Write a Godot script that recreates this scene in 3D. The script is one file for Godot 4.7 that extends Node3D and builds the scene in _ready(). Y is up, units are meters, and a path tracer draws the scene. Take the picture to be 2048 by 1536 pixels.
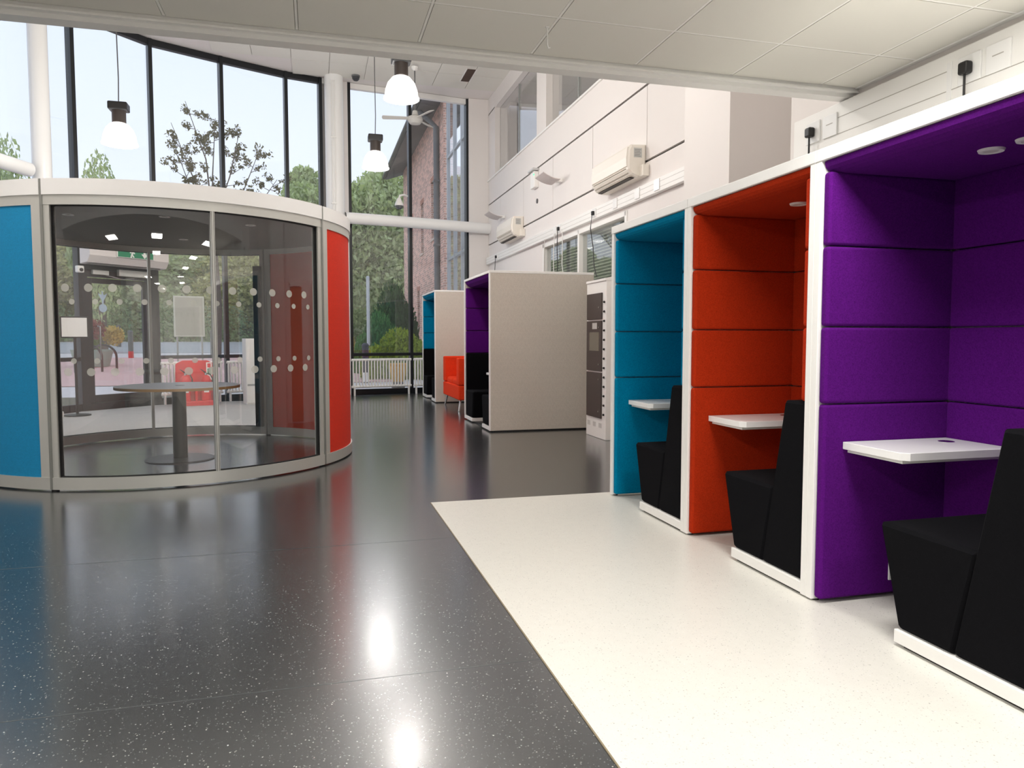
extends Node3D
# A study atrium: upholstered booths on the right, a round glazed meeting pod on the left, a curved glass facade behind.
# Units are metres, y up; the camera stands above the origin and -z runs along the row of booths.

var M := {}
var cache := {}
var used := {}
var rng := RandomNumberGenerator.new()

# ------------------------------------------------------------------ helpers
func v2(a, b) -> Vector2: return Vector2(a, b)
func v3(a, b, c) -> Vector3: return Vector3(a, b, c)

func numbered(called: String) -> String:
	var n: int = used.get(called, 0)
	used[called] = n + 1
	return called if n == 0 else "%s_%03d" % [called, n]

func meta(o, label: String, category: String, group := "", kind := ""):
	if label != "": o.set_meta("label", label)
	if category != "": o.set_meta("category", category)
	if group != "": o.set_meta("group", group)
	if kind != "": o.set_meta("kind", kind)
	return o

func thing(called: String, label: String, category: String, at := Vector3.ZERO, turn := 0.0, group := "", kind := "") -> Node3D:
	var o := Node3D.new()
	o.name = numbered(called)
	add_child(o)
	o.position = at
	o.rotation.y = turn
	meta(o, label, category, group, kind)
	return o

func structure(called: String, label: String, category: String, at := Vector3.ZERO, turn := 0.0) -> Node3D:
	var o := Node3D.new()
	o.name = called
	add_child(o)
	o.position = at
	o.rotation.y = turn
	return meta(o, label, category, "", "structure")

func part(parent: Node, called: String, mesh: Mesh, m: Material, at := Vector3.ZERO, rot := Vector3.ZERO) -> MeshInstance3D:
	var o := MeshInstance3D.new()
	o.name = called
	o.mesh = mesh
	o.material_override = m
	o.position = at
	o.rotation = rot
	o.cast_shadow = GeometryInstance3D.SHADOW_CASTING_SETTING_ON
	parent.add_child(o, true)
	return o

func box(s: Vector3) -> Mesh:
	var k := "b%s" % s
	if not cache.has(k):
		var b := BoxMesh.new()
		b.size = s
		cache[k] = b
	return cache[k]

# a box given by its two corners
func bx(parent: Node, called: String, a: Vector3, b: Vector3, m: Material) -> MeshInstance3D:
	return part(parent, called, box((b - a).abs()), m, (a + b) / 2)

# a box with rounded edges
func rbox(s: Vector3, r: float, seg := 1) -> Mesh:
	var k := "r%s %s %s" % [s, r, seg]
	if cache.has(k): return cache[k]
	var st := SurfaceTool.new()
	st.begin(Mesh.PRIMITIVE_TRIANGLES)
	var h := s / 2
	var n := 2 * seg + 2
	var ax := [[Vector3.RIGHT, Vector3.UP, Vector3.BACK], [Vector3.LEFT, Vector3.UP, Vector3.FORWARD], [Vector3.FORWARD, Vector3.UP, Vector3.RIGHT], [Vector3.BACK, Vector3.UP, Vector3.LEFT], [Vector3.RIGHT, Vector3.FORWARD, Vector3.UP], [Vector3.RIGHT, Vector3.BACK, Vector3.DOWN]]
	for f in ax:
		var ps := []
		var ds := []
		for j in n:
			for i in n:
				var su := -1.0 if i <= seg else 1.0
				var sv := -1.0 if j <= seg else 1.0
				var au: float = -PI / 4 * (1.0 - float(i) / seg) if i <= seg else PI / 4 * float(i - seg - 1) / seg
				var av: float = -PI / 4 * (1.0 - float(j) / seg) if j <= seg else PI / 4 * float(j - seg - 1) / seg
				var d: Vector3 = (f[0] * tan(au) + f[1] * tan(av) + f[2]).normalized()
				var c: Vector3 = f[0] * su + f[1] * sv + f[2]
				ps.append(c * (h - Vector3.ONE * r) + d * r)
				ds.append(d)
		for j in n - 1:
			for i in n - 1:
				var a := j * n + i
				for q in [[a, a + n, a + 1], [a + 1, a + n, a + n + 1]]:
					tri(st, [ps[q[0]], ps[q[1]], ps[q[2]]], [ds[q[0]], ds[q[1]], ds[q[2]]])
	cache[k] = st.commit()
	return cache[k]

func rbx(parent: Node, called: String, a: Vector3, b: Vector3, r: float, m: Material, seg := 1) -> MeshInstance3D:
	return part(parent, called, rbox((b - a).abs(), r, seg), m, (a + b) / 2)

# a triangle whose winding follows its normals (front faces run clockwise)
func tri(st: SurfaceTool, p: Array, n: Array):
	var flip: bool = (p[1] - p[0]).cross(p[2] - p[0]).dot(n[0] + n[1] + n[2]) > 0.0
	for i in ([0, 2, 1] if flip else [0, 1, 2]):
		st.set_normal(n[i])
		st.add_vertex(p[i])

func cyl(r1: float, r2: float, h: float, sides := 24) -> Mesh:
	var k := "c%s %s %s %s" % [r1, r2, h, sides]
	if not cache.has(k):
		var c := CylinderMesh.new()
		c.top_radius = r1
		c.bottom_radius = r2
		c.height = h
		c.radial_segments = sides
		c.rings = 1
		cache[k] = c
	return cache[k]

func lathe(profile: Array, sides := 32) -> Mesh:
	var st := SurfaceTool.new()
	st.begin(Mesh.PRIMITIVE_TRIANGLES)
	for i in profile.size() - 1:
		st.set_smooth_group(-1)
		var p: Vector2 = profile[i]
		var q: Vector2 = profile[i + 1]
		var t := (q - p).normalized()
		for k in sides:
			var a0 := TAU * k / sides
			var a1 := TAU * (k + 1) / sides
			var d0 := v3(cos(a0), 0, sin(a0))
			var d1 := v3(cos(a1), 0, sin(a1))
			var vs := [d0 * p.x + v3(0, p.y, 0), d0 * q.x + v3(0, q.y, 0), d1 * q.x + v3(0, q.y, 0), d1 * p.x + v3(0, p.y, 0)]
			var ns := [d0 * t.y + v3(0, -t.x, 0), d0 * t.y + v3(0, -t.x, 0), d1 * t.y + v3(0, -t.x, 0), d1 * t.y + v3(0, -t.x, 0)]
			for w in [[0, 1, 2], [0, 2, 3]]:
				if vs[w[0]].distance_to(vs[w[1]]) < 1e-7 or vs[w[1]].distance_to(vs[w[2]]) < 1e-7 or vs[w[0]].distance_to(vs[w[2]]) < 1e-7: continue
				tri(st, [vs[w[0]], vs[w[1]], vs[w[2]]], [ns[w[0]], ns[w[1]], ns[w[2]]])
	return st.commit()

func tube_into(st: SurfaceTool, pts: Array, r0: float, r1: float, sides := 8):
	var rings := []
	for i in pts.size():
		var p: Vector3 = pts[i]
		var t: Vector3 = (pts[mini(i + 1, pts.size() - 1)] - pts[maxi(i - 1, 0)]).normalized()
		var u := t.cross(Vector3.UP if absf(t.y) < 0.95 else Vector3.RIGHT).normalized()
		var w := t.cross(u)
		var r := lerpf(r0, r1, float(i) / (pts.size() - 1))
		var ring := []
		for k in sides:
			var a := TAU * k / sides
			var d := u * cos(a) + w * sin(a)
			ring.append([p + d * r, d])
		rings.append(ring)
	for i in rings.size() - 1:
		for k in sides:
			var l := (k + 1) % sides
			var a: Array = rings[i][k]
			var b: Array = rings[i][l]
			var c: Array = rings[i + 1][l]
			var d: Array = rings[i + 1][k]
			tri(st, [a[0], b[0], c[0]], [a[1], b[1], c[1]])
			tri(st, [a[0], c[0], d[0]], [a[1], c[1], d[1]])

func tube(pts: Array, r: float, sides := 8, r1 := -1.0) -> Mesh:
	var st := SurfaceTool.new()
	st.begin(Mesh.PRIMITIVE_TRIANGLES)
	tube_into(st, pts, r, r if r1 < 0 else r1, sides)
	return st.commit()

func inset(poly: PackedVector2Array, b: float) -> PackedVector2Array:
	var out := PackedVector2Array()
	var n := poly.size()
	var s := 1.0 if not Geometry2D.is_polygon_clockwise(poly) else -1.0
	for i in n:
		var p := poly[i]
		var e0 := (p - poly[(i + n - 1) % n]).normalized()
		var e1 := (poly[(i + 1) % n] - p).normalized()
		var n0 := v2(-e0.y, e0.x) * s
		var n1 := v2(-e1.y, e1.x) * s
		var m := (n0 + n1).normalized()
		out.append(p + m * b / maxf(0.3, m.dot(n0)))
	return out

# polygon in two axes, pulled along the third: u and v are the polygon's axes, w the axis of the pull
func prism(poly: PackedVector2Array, u: Vector3, v: Vector3, w: Vector3, w0: float, w1: float, bevel := 0.0) -> Mesh:
	var st := SurfaceTool.new()
	st.begin(Mesh.PRIMITIVE_TRIANGLES)
	st.set_smooth_group(-1)
	var layers := []
	if bevel > 0:
		var small := inset(poly, bevel)
		layers = [[small, w0], [poly, w0 + bevel], [poly, w1 - bevel], [small, w1]]
	else:
		layers = [[poly, w0], [poly, w1]]
	var P := func(q: Vector2, h: float) -> Vector3: return u * q.x + v * q.y + w * h
	var n := poly.size()
	var turned := 1.0 if not Geometry2D.is_polygon_clockwise(poly) else -1.0
	for l in layers.size() - 1:
		var A: PackedVector2Array = layers[l][0]
		var B: PackedVector2Array = layers[l + 1][0]
		for i in n:
			var j := (i + 1) % n
			var q := [P.call(A[i], layers[l][1]), P.call(A[j], layers[l][1]), P.call(B[j], layers[l + 1][1]), P.call(B[i], layers[l + 1][1])]
			var e := poly[j] - poly[i]
			var out := (u * e.y - v * e.x) * turned
			var nn: Vector3 = (q[2] - q[0]).cross(q[3] - q[1])
			if nn.length_squared() < 1e-16: continue
			nn = nn.normalized() * (1.0 if nn.dot(out) >= 0 else -1.0)
			tri(st, [q[0], q[1], q[2]], [nn, nn, nn])
			tri(st, [q[0], q[2], q[3]], [nn, nn, nn])
	for e in [0, layers.size() - 1]:
		var A: PackedVector2Array = layers[e][0]
		var t := Geometry2D.triangulate_polygon(A)
		if t.is_empty():   # convex outlines with very short edges
			for k in range(1, n - 1): t.append_array(PackedInt32Array([0, k, k + 1]))
		var nn := -w if e == 0 else w
		for k in t.size() / 3:
			tri(st, [P.call(A[t[3 * k]], layers[e][1]), P.call(A[t[3 * k + 1]], layers[e][1]), P.call(A[t[3 * k + 2]], layers[e][1])], [nn, nn, nn])
	return st.commit()

# a sector of a ring wall; angles in degrees from +z towards +x
func arc_wall(r0: float, r1: float, a0: float, a1: float, y0: float, y1: float, seg := 0) -> Mesh:
	var k := "a%s %s %s %s %s %s" % [r0, r1, a0, a1, y0, y1]
	if cache.has(k): return cache[k]
	var st := SurfaceTool.new()
	st.begin(Mesh.PRIMITIVE_TRIANGLES)
	var n := seg if seg > 0 else maxi(1, int(ceil(absf(a1 - a0) / 2.5)))
	var quad := func(a, b, c, d, na, nb):
		tri(st, [a, b, c], [na, na, nb])
		tri(st, [a, c, d], [na, nb, nb])
	for i in n:
		var p := deg_to_rad(lerpf(a0, a1, float(i) / n))
		var q := deg_to_rad(lerpf(a0, a1, float(i + 1) / n))
		var d := v3(sin(p), 0, cos(p))
		var e := v3(sin(q), 0, cos(q))
		var Y0 := v3(0, y0, 0)
		var Y1 := v3(0, y1, 0)
		quad.call(d * r1 + Y0, d * r1 + Y1, e * r1 + Y1, e * r1 + Y0, d, e)
		if r0 < r1 - 0.00001:
			quad.call(d * r0 + Y0, d * r0 + Y1, e * r0 + Y1, e * r0 + Y0, -d, -e)
			quad.call(d * r0 + Y1, d * r1 + Y1, e * r1 + Y1, e * r0 + Y1, Vector3.UP, Vector3.UP)
			quad.call(d * r0 + Y0, d * r1 + Y0, e * r1 + Y0, e * r0 + Y0, Vector3.DOWN, Vector3.DOWN)
	if r0 < r1 - 0.00001 and a1 - a0 < 359:
		for s in [a0, a1]:
			var p := deg_to_rad(s)
			var d := v3(sin(p), 0, cos(p))
			var t := v3(cos(p), 0, -sin(p)) * (-1.0 if s == a0 else 1.0)
			quad.call(d * r0 + v3(0, y0, 0), d * r1 + v3(0, y0, 0), d * r1 + v3(0, y1, 0), d * r0 + v3(0, y1, 0), t, t)
	cache[k] = st.commit()
	return cache[k]

# ------------------------------------------------------------------ materials
func mat(c: Color, rough := 0.6, metal := 0.0) -> StandardMaterial3D:
	var m := StandardMaterial3D.new()
	m.albedo_color = c
	m.roughness = rough
	m.metallic = metal
	return m

func c8(r, g, b) -> Color: return Color(r / 255.0, g / 255.0, b / 255.0)

func speckle_texture(size: int, base: Color, spots: Array, s: int, grain := 0.10, cloud := 0.05) -> ImageTexture:
	var r := RandomNumberGenerator.new()
	r.seed = s
	var im := Image.create(size, size, true, Image.FORMAT_RGB8)
	var noise := FastNoiseLite.new()
	noise.seed = s
	noise.frequency = 0.02
	for y in size:
		for x in size:
			var k := 1.0 + (r.randf() - 0.5) * grain + noise.get_noise_2d(x, y) * cloud
			im.set_pixel(x, y, Color(base.r * k, base.g * k, base.b * k))
	for sp in spots:   # [count, colour, radius in pixels]
		for i in sp[0]:
			var cx := r.randi() % size
			var cy := r.randi() % size
			var rad: float = sp[2] * r.randf_range(0.5, 1.2)
			var el := r.randf_range(0.5, 1.0)
			var an := r.randf() * PI
			var col: Color = sp[1]
			var b := r.randf_range(0.75, 1.1)
			var R := int(ceil(rad))
			for dy in range(-R, R + 1):
				for dx in range(-R, R + 1):
					var p := v2(dx, dy).rotated(an)
					p.y /= el
					if p.length() <= rad:
						im.set_pixel((cx + dx + size) % size, (cy + dy + size) % size, Color(col.r * b, col.g * b, col.b * b))
	im.generate_mipmaps()
	return ImageTexture.create_from_image(im)

func weave_texture() -> ImageTexture:
	var r := RandomNumberGenerator.new()
	r.seed = 77
	var n := 256
	var im := Image.create(n, n, true, Image.FORMAT_RGB8)
	im.fill(Color(0.9, 0.9, 0.9))
	for i in 9000:
		var p := v2(r.randf() * n, r.randf() * n)
		var d := v2(1, 0).rotated(r.randf() * TAU)
		var g := r.randf_range(0.72, 1.0)
		for k in 7:
			var q := p + d * k
			im.set_pixel(posmod(int(q.x), n), posmod(int(q.y), n), Color(g, g, g))
	im.generate_mipmaps()
	return ImageTexture.create_from_image(im)

func brick_texture() -> ImageTexture:
	# courses of bricks more than twenty metres away, each a few pixels high in the picture
	var r := RandomNumberGenerator.new()
	r.seed = 5
	var im := Image.create(384, 384, true, Image.FORMAT_RGB8)
	im.fill(c8(222, 210, 200))
	for j in 16:
		for i in 5:
			var x := i * 77 + (38 if j % 2 else 0)
			var k := r.randf_range(0.82, 1.12)
			var col := Color(0.80 * k, 0.62 * k, 0.55 * k)
			for part_x in 2:
				var x0: int = x - (385 if part_x else 0)
				im.fill_rect(Rect2i(x0, j * 24, 73, 20), col)
	im.generate_mipmaps()
	return ImageTexture.create_from_image(im)

func textured(c: Color, tex: Texture2D, scale: float, rough: float, world := true) -> StandardMaterial3D:
	var m := mat(c, rough)
	m.albedo_texture = tex
	m.uv1_triplanar = true
	m.uv1_world_triplanar = world
	m.uv1_scale = Vector3.ONE * scale
	return m

func fabric(c: Color, sheen := 0.25) -> StandardMaterial3D:
	var m := textured(c, M.weave, 3.4, 0.95)
	m.metallic_specular = 0.15
	m.rim_enabled = true
	m.rim = sheen
	m.rim_tint = 0.7
	return m

func glass(tint: Color, alpha: float) -> StandardMaterial3D:
	var m := mat(tint, 0.0)
	m.transparency = BaseMaterial3D.TRANSPARENCY_ALPHA
	m.albedo_color.a = alpha
	m.metallic_specular = 0.5
	return m

func glow(c: Color, e: float) -> StandardMaterial3D:
	var m := mat(c, 0.5)
	m.emission_enabled = true
	m.emission = c
	m.emission_energy_multiplier = e
	return m

func make_materials():
	M.weave = weave_texture()
	M.white = mat(c8(244, 243, 240), 0.45)
	M.white_gloss = mat(c8(246, 246, 245), 0.25)
	M.wall = mat(c8(236, 231, 228), 0.75)
	M.tile = mat(c8(232, 230, 222), 0.9)
	M.tile_backing = mat(c8(150, 146, 134), 0.9)
	M.cream = textured(c8(232, 224, 212), M.weave, 5.0, 0.85)
	M.purple = fabric(c8(98, 24, 130))
	M.orange = fabric(c8(194, 54, 22))
	M.blue = fabric(c8(0, 140, 184))
	M.black_fabric = fabric(c8(21, 21, 24), 0.08)
	M.black = mat(c8(18, 18, 20), 0.4)
	M.frame_black = mat(c8(20, 23, 27), 0.35)
	M.rubber = mat(c8(24, 24, 25), 0.7)
	M.alu = mat(c8(206, 207, 202), 0.42, 0.5)
	M.steel = mat(c8(200, 200, 200), 0.25, 0.9)
	M.chrome = mat(c8(220, 220, 220), 0.12, 1.0)
	M.pod_blue = textured(c8(0, 156, 214), M.weave, 4.0, 0.8)
	M.pod_orange = textured(c8(246, 52, 18), M.weave, 4.0, 0.8)
	M.pod_ceiling = mat(c8(84, 80, 80), 0.9)
	M.groove = mat(c8(36, 33, 32), 0.9)
	M.glass = glass(c8(235, 245, 242), 0.03)
	M.pod_glass = glass(c8(225, 232, 228), 0.015)
	M.dark_glass = glass(c8(70, 80, 78), 0.45)
	M.frost = glass(c8(226, 226, 218), 0.45)
	M.frost.roughness = 0.75
	M.grey_top = mat(c8(226, 228, 232), 0.35)
	M.ply = mat(c8(176, 136, 84), 0.6)
	M.locker_dark = mat(c8(70, 60, 57), 0.5)
	M.red = mat(c8(222, 28, 38), 0.4)
	M.green = mat(c8(12, 132, 92), 0.5)
	M.wood = textured(c8(206, 112, 40), M.weave, 1.5, 0.5)
	M.yellow = mat(c8(236, 178, 60), 0.5)
	M.floor_dark = textured(Color.WHITE, speckle_texture(1024, c8(42, 45, 47), [[9000, c8(92, 96, 96), 1.4], [4200, c8(138, 142, 140), 1.3], [8000, c8(22, 24, 25), 1.7], [1400, c8(184, 186, 178), 1.7]], 11), 0.62, 0.27)
	M.floor_dark.metallic_specular = 0.8
	M.floor_dark.clearcoat_enabled = true
	M.floor_dark.clearcoat = 0.75
	M.floor_dark.clearcoat_roughness = 0.17
	M.floor_white = textured(Color.WHITE, speckle_texture(1024, c8(240, 238, 230), [[6000, c8(226, 224, 217), 1.3], [2200, c8(206, 204, 198), 1.0], [3000, c8(250, 248, 242), 1.3]], 12, 0.03, 0.01), 0.62, 0.34)
	M.floor_white.albedo_color = c8(238, 238, 238)
	M.mat_grey = textured(Color.WHITE, speckle_texture(512, c8(178, 178, 176), [[4000, c8(140, 140, 140), 1.4], [4000, c8(206, 206, 204), 1.4]], 13), 1.2, 0.95)
	M.brick = textured(Color.WHITE, brick_texture(), 0.83, 0.9)
	M.paving = textured(Color.WHITE, speckle_texture(512, c8(226, 222, 220), [[3000, c8(206, 202, 200), 2.0], [3000, c8(238, 234, 232), 2.0]], 14), 0.5, 0.9)
	M.red_paving = textured(Color.WHITE, speckle_texture(512, c8(228, 190, 184), [[3000, c8(214, 170, 164), 2.0], [3000, c8(236, 204, 198), 2.0]], 15), 0.5, 0.9)
	M.roof = textured(Color.WHITE, speckle_texture(512, c8(70, 72, 78), [[5000, c8(46, 48, 54), 2.4], [3500, c8(110, 110, 116), 1.8]], 16), 0.7, 0.9)
	M.bark = mat(c8(92, 80, 70), 0.9)

# ------------------------------------------------------------------ the scene
func _ready():
	rng.seed = 4242
	# camera
	var cam := Camera3D.new()
	cam.name = "camera"
	add_child(cam)
	cam.position = v3(0, 1.28, 0)
	cam.rotation = v3(deg_to_rad(-3.53), deg_to_rad(-15.0), 0)
	cam.fov = rad_to_deg(2.0 * atan(768.0 / 1475.0))
	cam.near = 0.05
	cam.far = 400
	cam.current = true
	# overcast sky
	var env := Environment.new()
	env.tonemap_mode = Environment.TONE_MAPPER_LINEAR
	env.tonemap_exposure = 1.3
	env.sdfgi_enabled = true
	env.ssao_enabled = true
	env.ssil_enabled = true
	env.background_mode = Environment.BG_SKY
	var sm := ProceduralSkyMaterial.new()
	sm.sky_top_color = c8(212, 225, 247)
	sm.sky_horizon_color = c8(236, 242, 252)
	sm.ground_horizon_color = c8(200, 198, 194)
	sm.ground_bottom_color = c8(150, 148, 144)
	sm.sun_angle_max = 1.0
	sm.sky_energy_multiplier = 1.0
	var sky := Sky.new()
	sky.sky_material = sm
	env.sky = sky
	var we := WorldEnvironment.new()
	we.name = "world"
	we.environment = env
	add_child(we)

	make_materials()
	# light fittings of the low ceiling, all nearer than the part of the ceiling in view
	for p in [v2(1.86, -2.2), v2(1.86, 0.3), v2(-1.1, -2.0), v2(-1.1, 0.3), v2(1.86, 2.6), v2(-3.6, -2.0)]:
		ceiling_panel(p)
	build_shell()
	build_low_ceiling()
	build_facade()
	build_gallery_wall()
	build_booths()
	build_pod()
	build_far_furniture()
	build_lamps()
	build_entrance()
	build_wall_fittings()
	build_outside()

func ceiling_panel(p: Vector2):
	var t := thing("ceiling_light", "flat square light panel set in the low tiled ceiling", "ceiling light", v3(p.x, 2.75, p.y), 0.0, "light panels of the low ceiling")
	rbx(t, "frame", v3(-0.31, 0.0, -0.31), v3(0.31, 0.04, 0.31), 0.004, M.white)
	bx(t, "diffuser", v3(-0.28, -0.006, -0.28), v3(0.28, 0.0, 0.28), glow(c8(255, 250, 240), 1.6))
	var l := AreaLight3D.new()
	l.name = "panel_light"
	l.area_size = v2(0.56, 0.56)
	l.light_color = c8(255, 252, 247)
	l.light_energy = 3.3
	l.area_range = 14.0
	l.shadow_enabled = true
	l.rotation.x = -PI / 2
	l.position.y = -0.012
	t.add_child(l)

# ------------------------------------------------------------------ shell
func build_shell():
	var f := structure("floor", "dark grey speckled vinyl floor with a polished sheen", "floor")
	bx(f, "slab", v3(-5.7, -0.2, -17.9), v3(4.4, 0, 4.3), M.floor_dark)
	var seam := mat(c8(72, 76, 76), 0.3)
	for z in [-2.75, -4.62, -8.9, -12.6]:
		bx(f, "weld_seam", v3(-5.4, 0, z - 0.002), v3(0.86, 0.0005, z + 0.002), seam)
	var w := structure("floor_001", "off-white speckled vinyl floor strip in front of the near booths", "floor")
	bx(w, "sheet", v3(0.862, 0, -5.66), v3(3.2, 0.003, 4.0), M.floor_white)
	bx(w, "edge_strip", v3(0.856, 0, -5.66), v3(0.862, 0.0034, 4.0), mat(c8(140, 128, 104), 0.4))
	# near room
	var a := structure("wall_right", "white painted wall behind the near booths", "wall")
	bx(a, "face", v3(3.2, 0, -4.51), v3(4.4, 2.95, 4.3), M.wall)
	bx(structure("wall_left", "white wall left of the low room", "wall"), "face", v3(-5.7, 0, -3.9), v3(-5.4, 2.95, 4.3), M.wall)
	bx(structure("wall_near", "white wall behind the viewer", "wall"), "face", v3(-5.7, 0, 4.0), v3(4.4, 2.95, 4.3), M.wall)
	# over the edge of the low ceiling
	bx(structure("wall_over", "white wall rising above the edge of the low ceiling", "wall"), "face", v3(-5.7, 2.95, -3.97), v3(4.4, 7.1, -3.75), M.wall)
	# return of the right wall and the boxed pier
	var p := structure("wall_pier", "white boxed pier between the booths and the lockers", "wall")
	bx(p, "pier", v3(3.5, 0, -6.6), v3(4.4, 6.96, -5.79), M.wall)
	bx(p, "upper_return", v3(3.9, 2.95, -4.51), v3(4.4, 6.96, -3.97), M.wall)
	bx(p, "alcove_back", v3(4.25, 0, -5.79), v3(4.4, 6.96, -4.51), M.wall)

func build_low_ceiling():
	var c := structure("ceiling", "low suspended ceiling of square white tiles", "ceiling")
	bx(c, "backing", v3(-5.7, 2.802, -3.86), v3(4.4, 2.95, 4.3), M.tile_backing)
	var bar := mat(c8(250, 249, 244), 0.5)
	var xs := []
	var x := -5.43
	while x < 3.2:
		xs.append(x)
		x += 0.597
	xs.append(3.2)
	var zs := [-3.86, -3.39]
	var z := -2.795
	while z < 4.0:
		zs.append(z)
		z += 0.597
	zs.append(4.0)
	for i in xs.size() - 1:
		for j in zs.size() - 1:
			var a := v3(xs[i] + 0.0085, 2.785, zs[j] + 0.0085)
			var b := v3(xs[i + 1] - 0.0085, 2.801, zs[j + 1] - 0.0085)
			if b.x - a.x < 0.03 or b.z - a.z < 0.03: continue
			bx(c, "ceiling_tile", a, b, M.tile)
	for i in range(1, xs.size() - 1):
		bx(c, "grid_bar", v3(xs[i] - 0.006, 2.7862, -3.845), v3(xs[i] + 0.006, 2.8019, 4.0), bar)
	for j in range(1, zs.size() - 1):
		bx(c, "grid_bar", v3(-5.4, 2.7865, zs[j] - 0.006), v3(3.2, 2.8018, zs[j] + 0.006), bar)
	var t := structure("trim_1", "white stepped edge beam of the low ceiling", "beam")
	bx(t, "beam", v3(-5.7, 2.765, -3.90), v3(4.0, 2.95, -3.86), M.white)
	bx(t, "lower_step", v3(-5.7, 2.742, -3.985), v3(3.9, 2.95, -3.90), M.white)
	bx(t, "bead", v3(-5.7, 2.757, -3.862), v3(3.2, 2.767, -3.848), M.white)
	bx(structure("trim_2", "slim white edge angle where tiles meet the right wall", "trim"), "angle", v3(3.17, 2.778, -3.85), v3(3.2, 2.785, 4.0), M.white)
	var k := thing("ceiling_hook", "small white hook hanging from a joint of the tiled ceiling", "hook", v3(1.115, 2.785, -3.5))
	part(k, "shank", tube([v3(0, 0.01, 0), v3(0, -0.04, 0), v3(0.0, -0.085, 0), v3(0.006, -0.1, 0), v3(0.014, -0.095, 0)], 0.0035, 6), M.white)
	part(k, "clip", rbox(v3(0.02, 0.008, 0.014), 0.002), M.white, v3(0, 0.0, 0))

# ------------------------------------------------------------------ facade
var F := [Vector2(3.60, -17.64), Vector2(2.2, -17.40), Vector2(0.82, -17.20), Vector2(0.2, -17.03), Vector2(-0.51, -16.84), Vector2(-1.75, -16.29), Vector2(-2.95, -15.70), Vector2(-4.0, -14.60), Vector2(-4.75, -13.30), Vector2(-5.2, -11.9), Vector2(-5.42, -10.5), Vector2(-5.5, -9.1), Vector2(-5.5, -7.7), Vector2(-5.5, -6.3), Vector2(-5.5, -4.95), Vector2(-5.5, -3.9)]
const HEAD := 6.96

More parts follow.
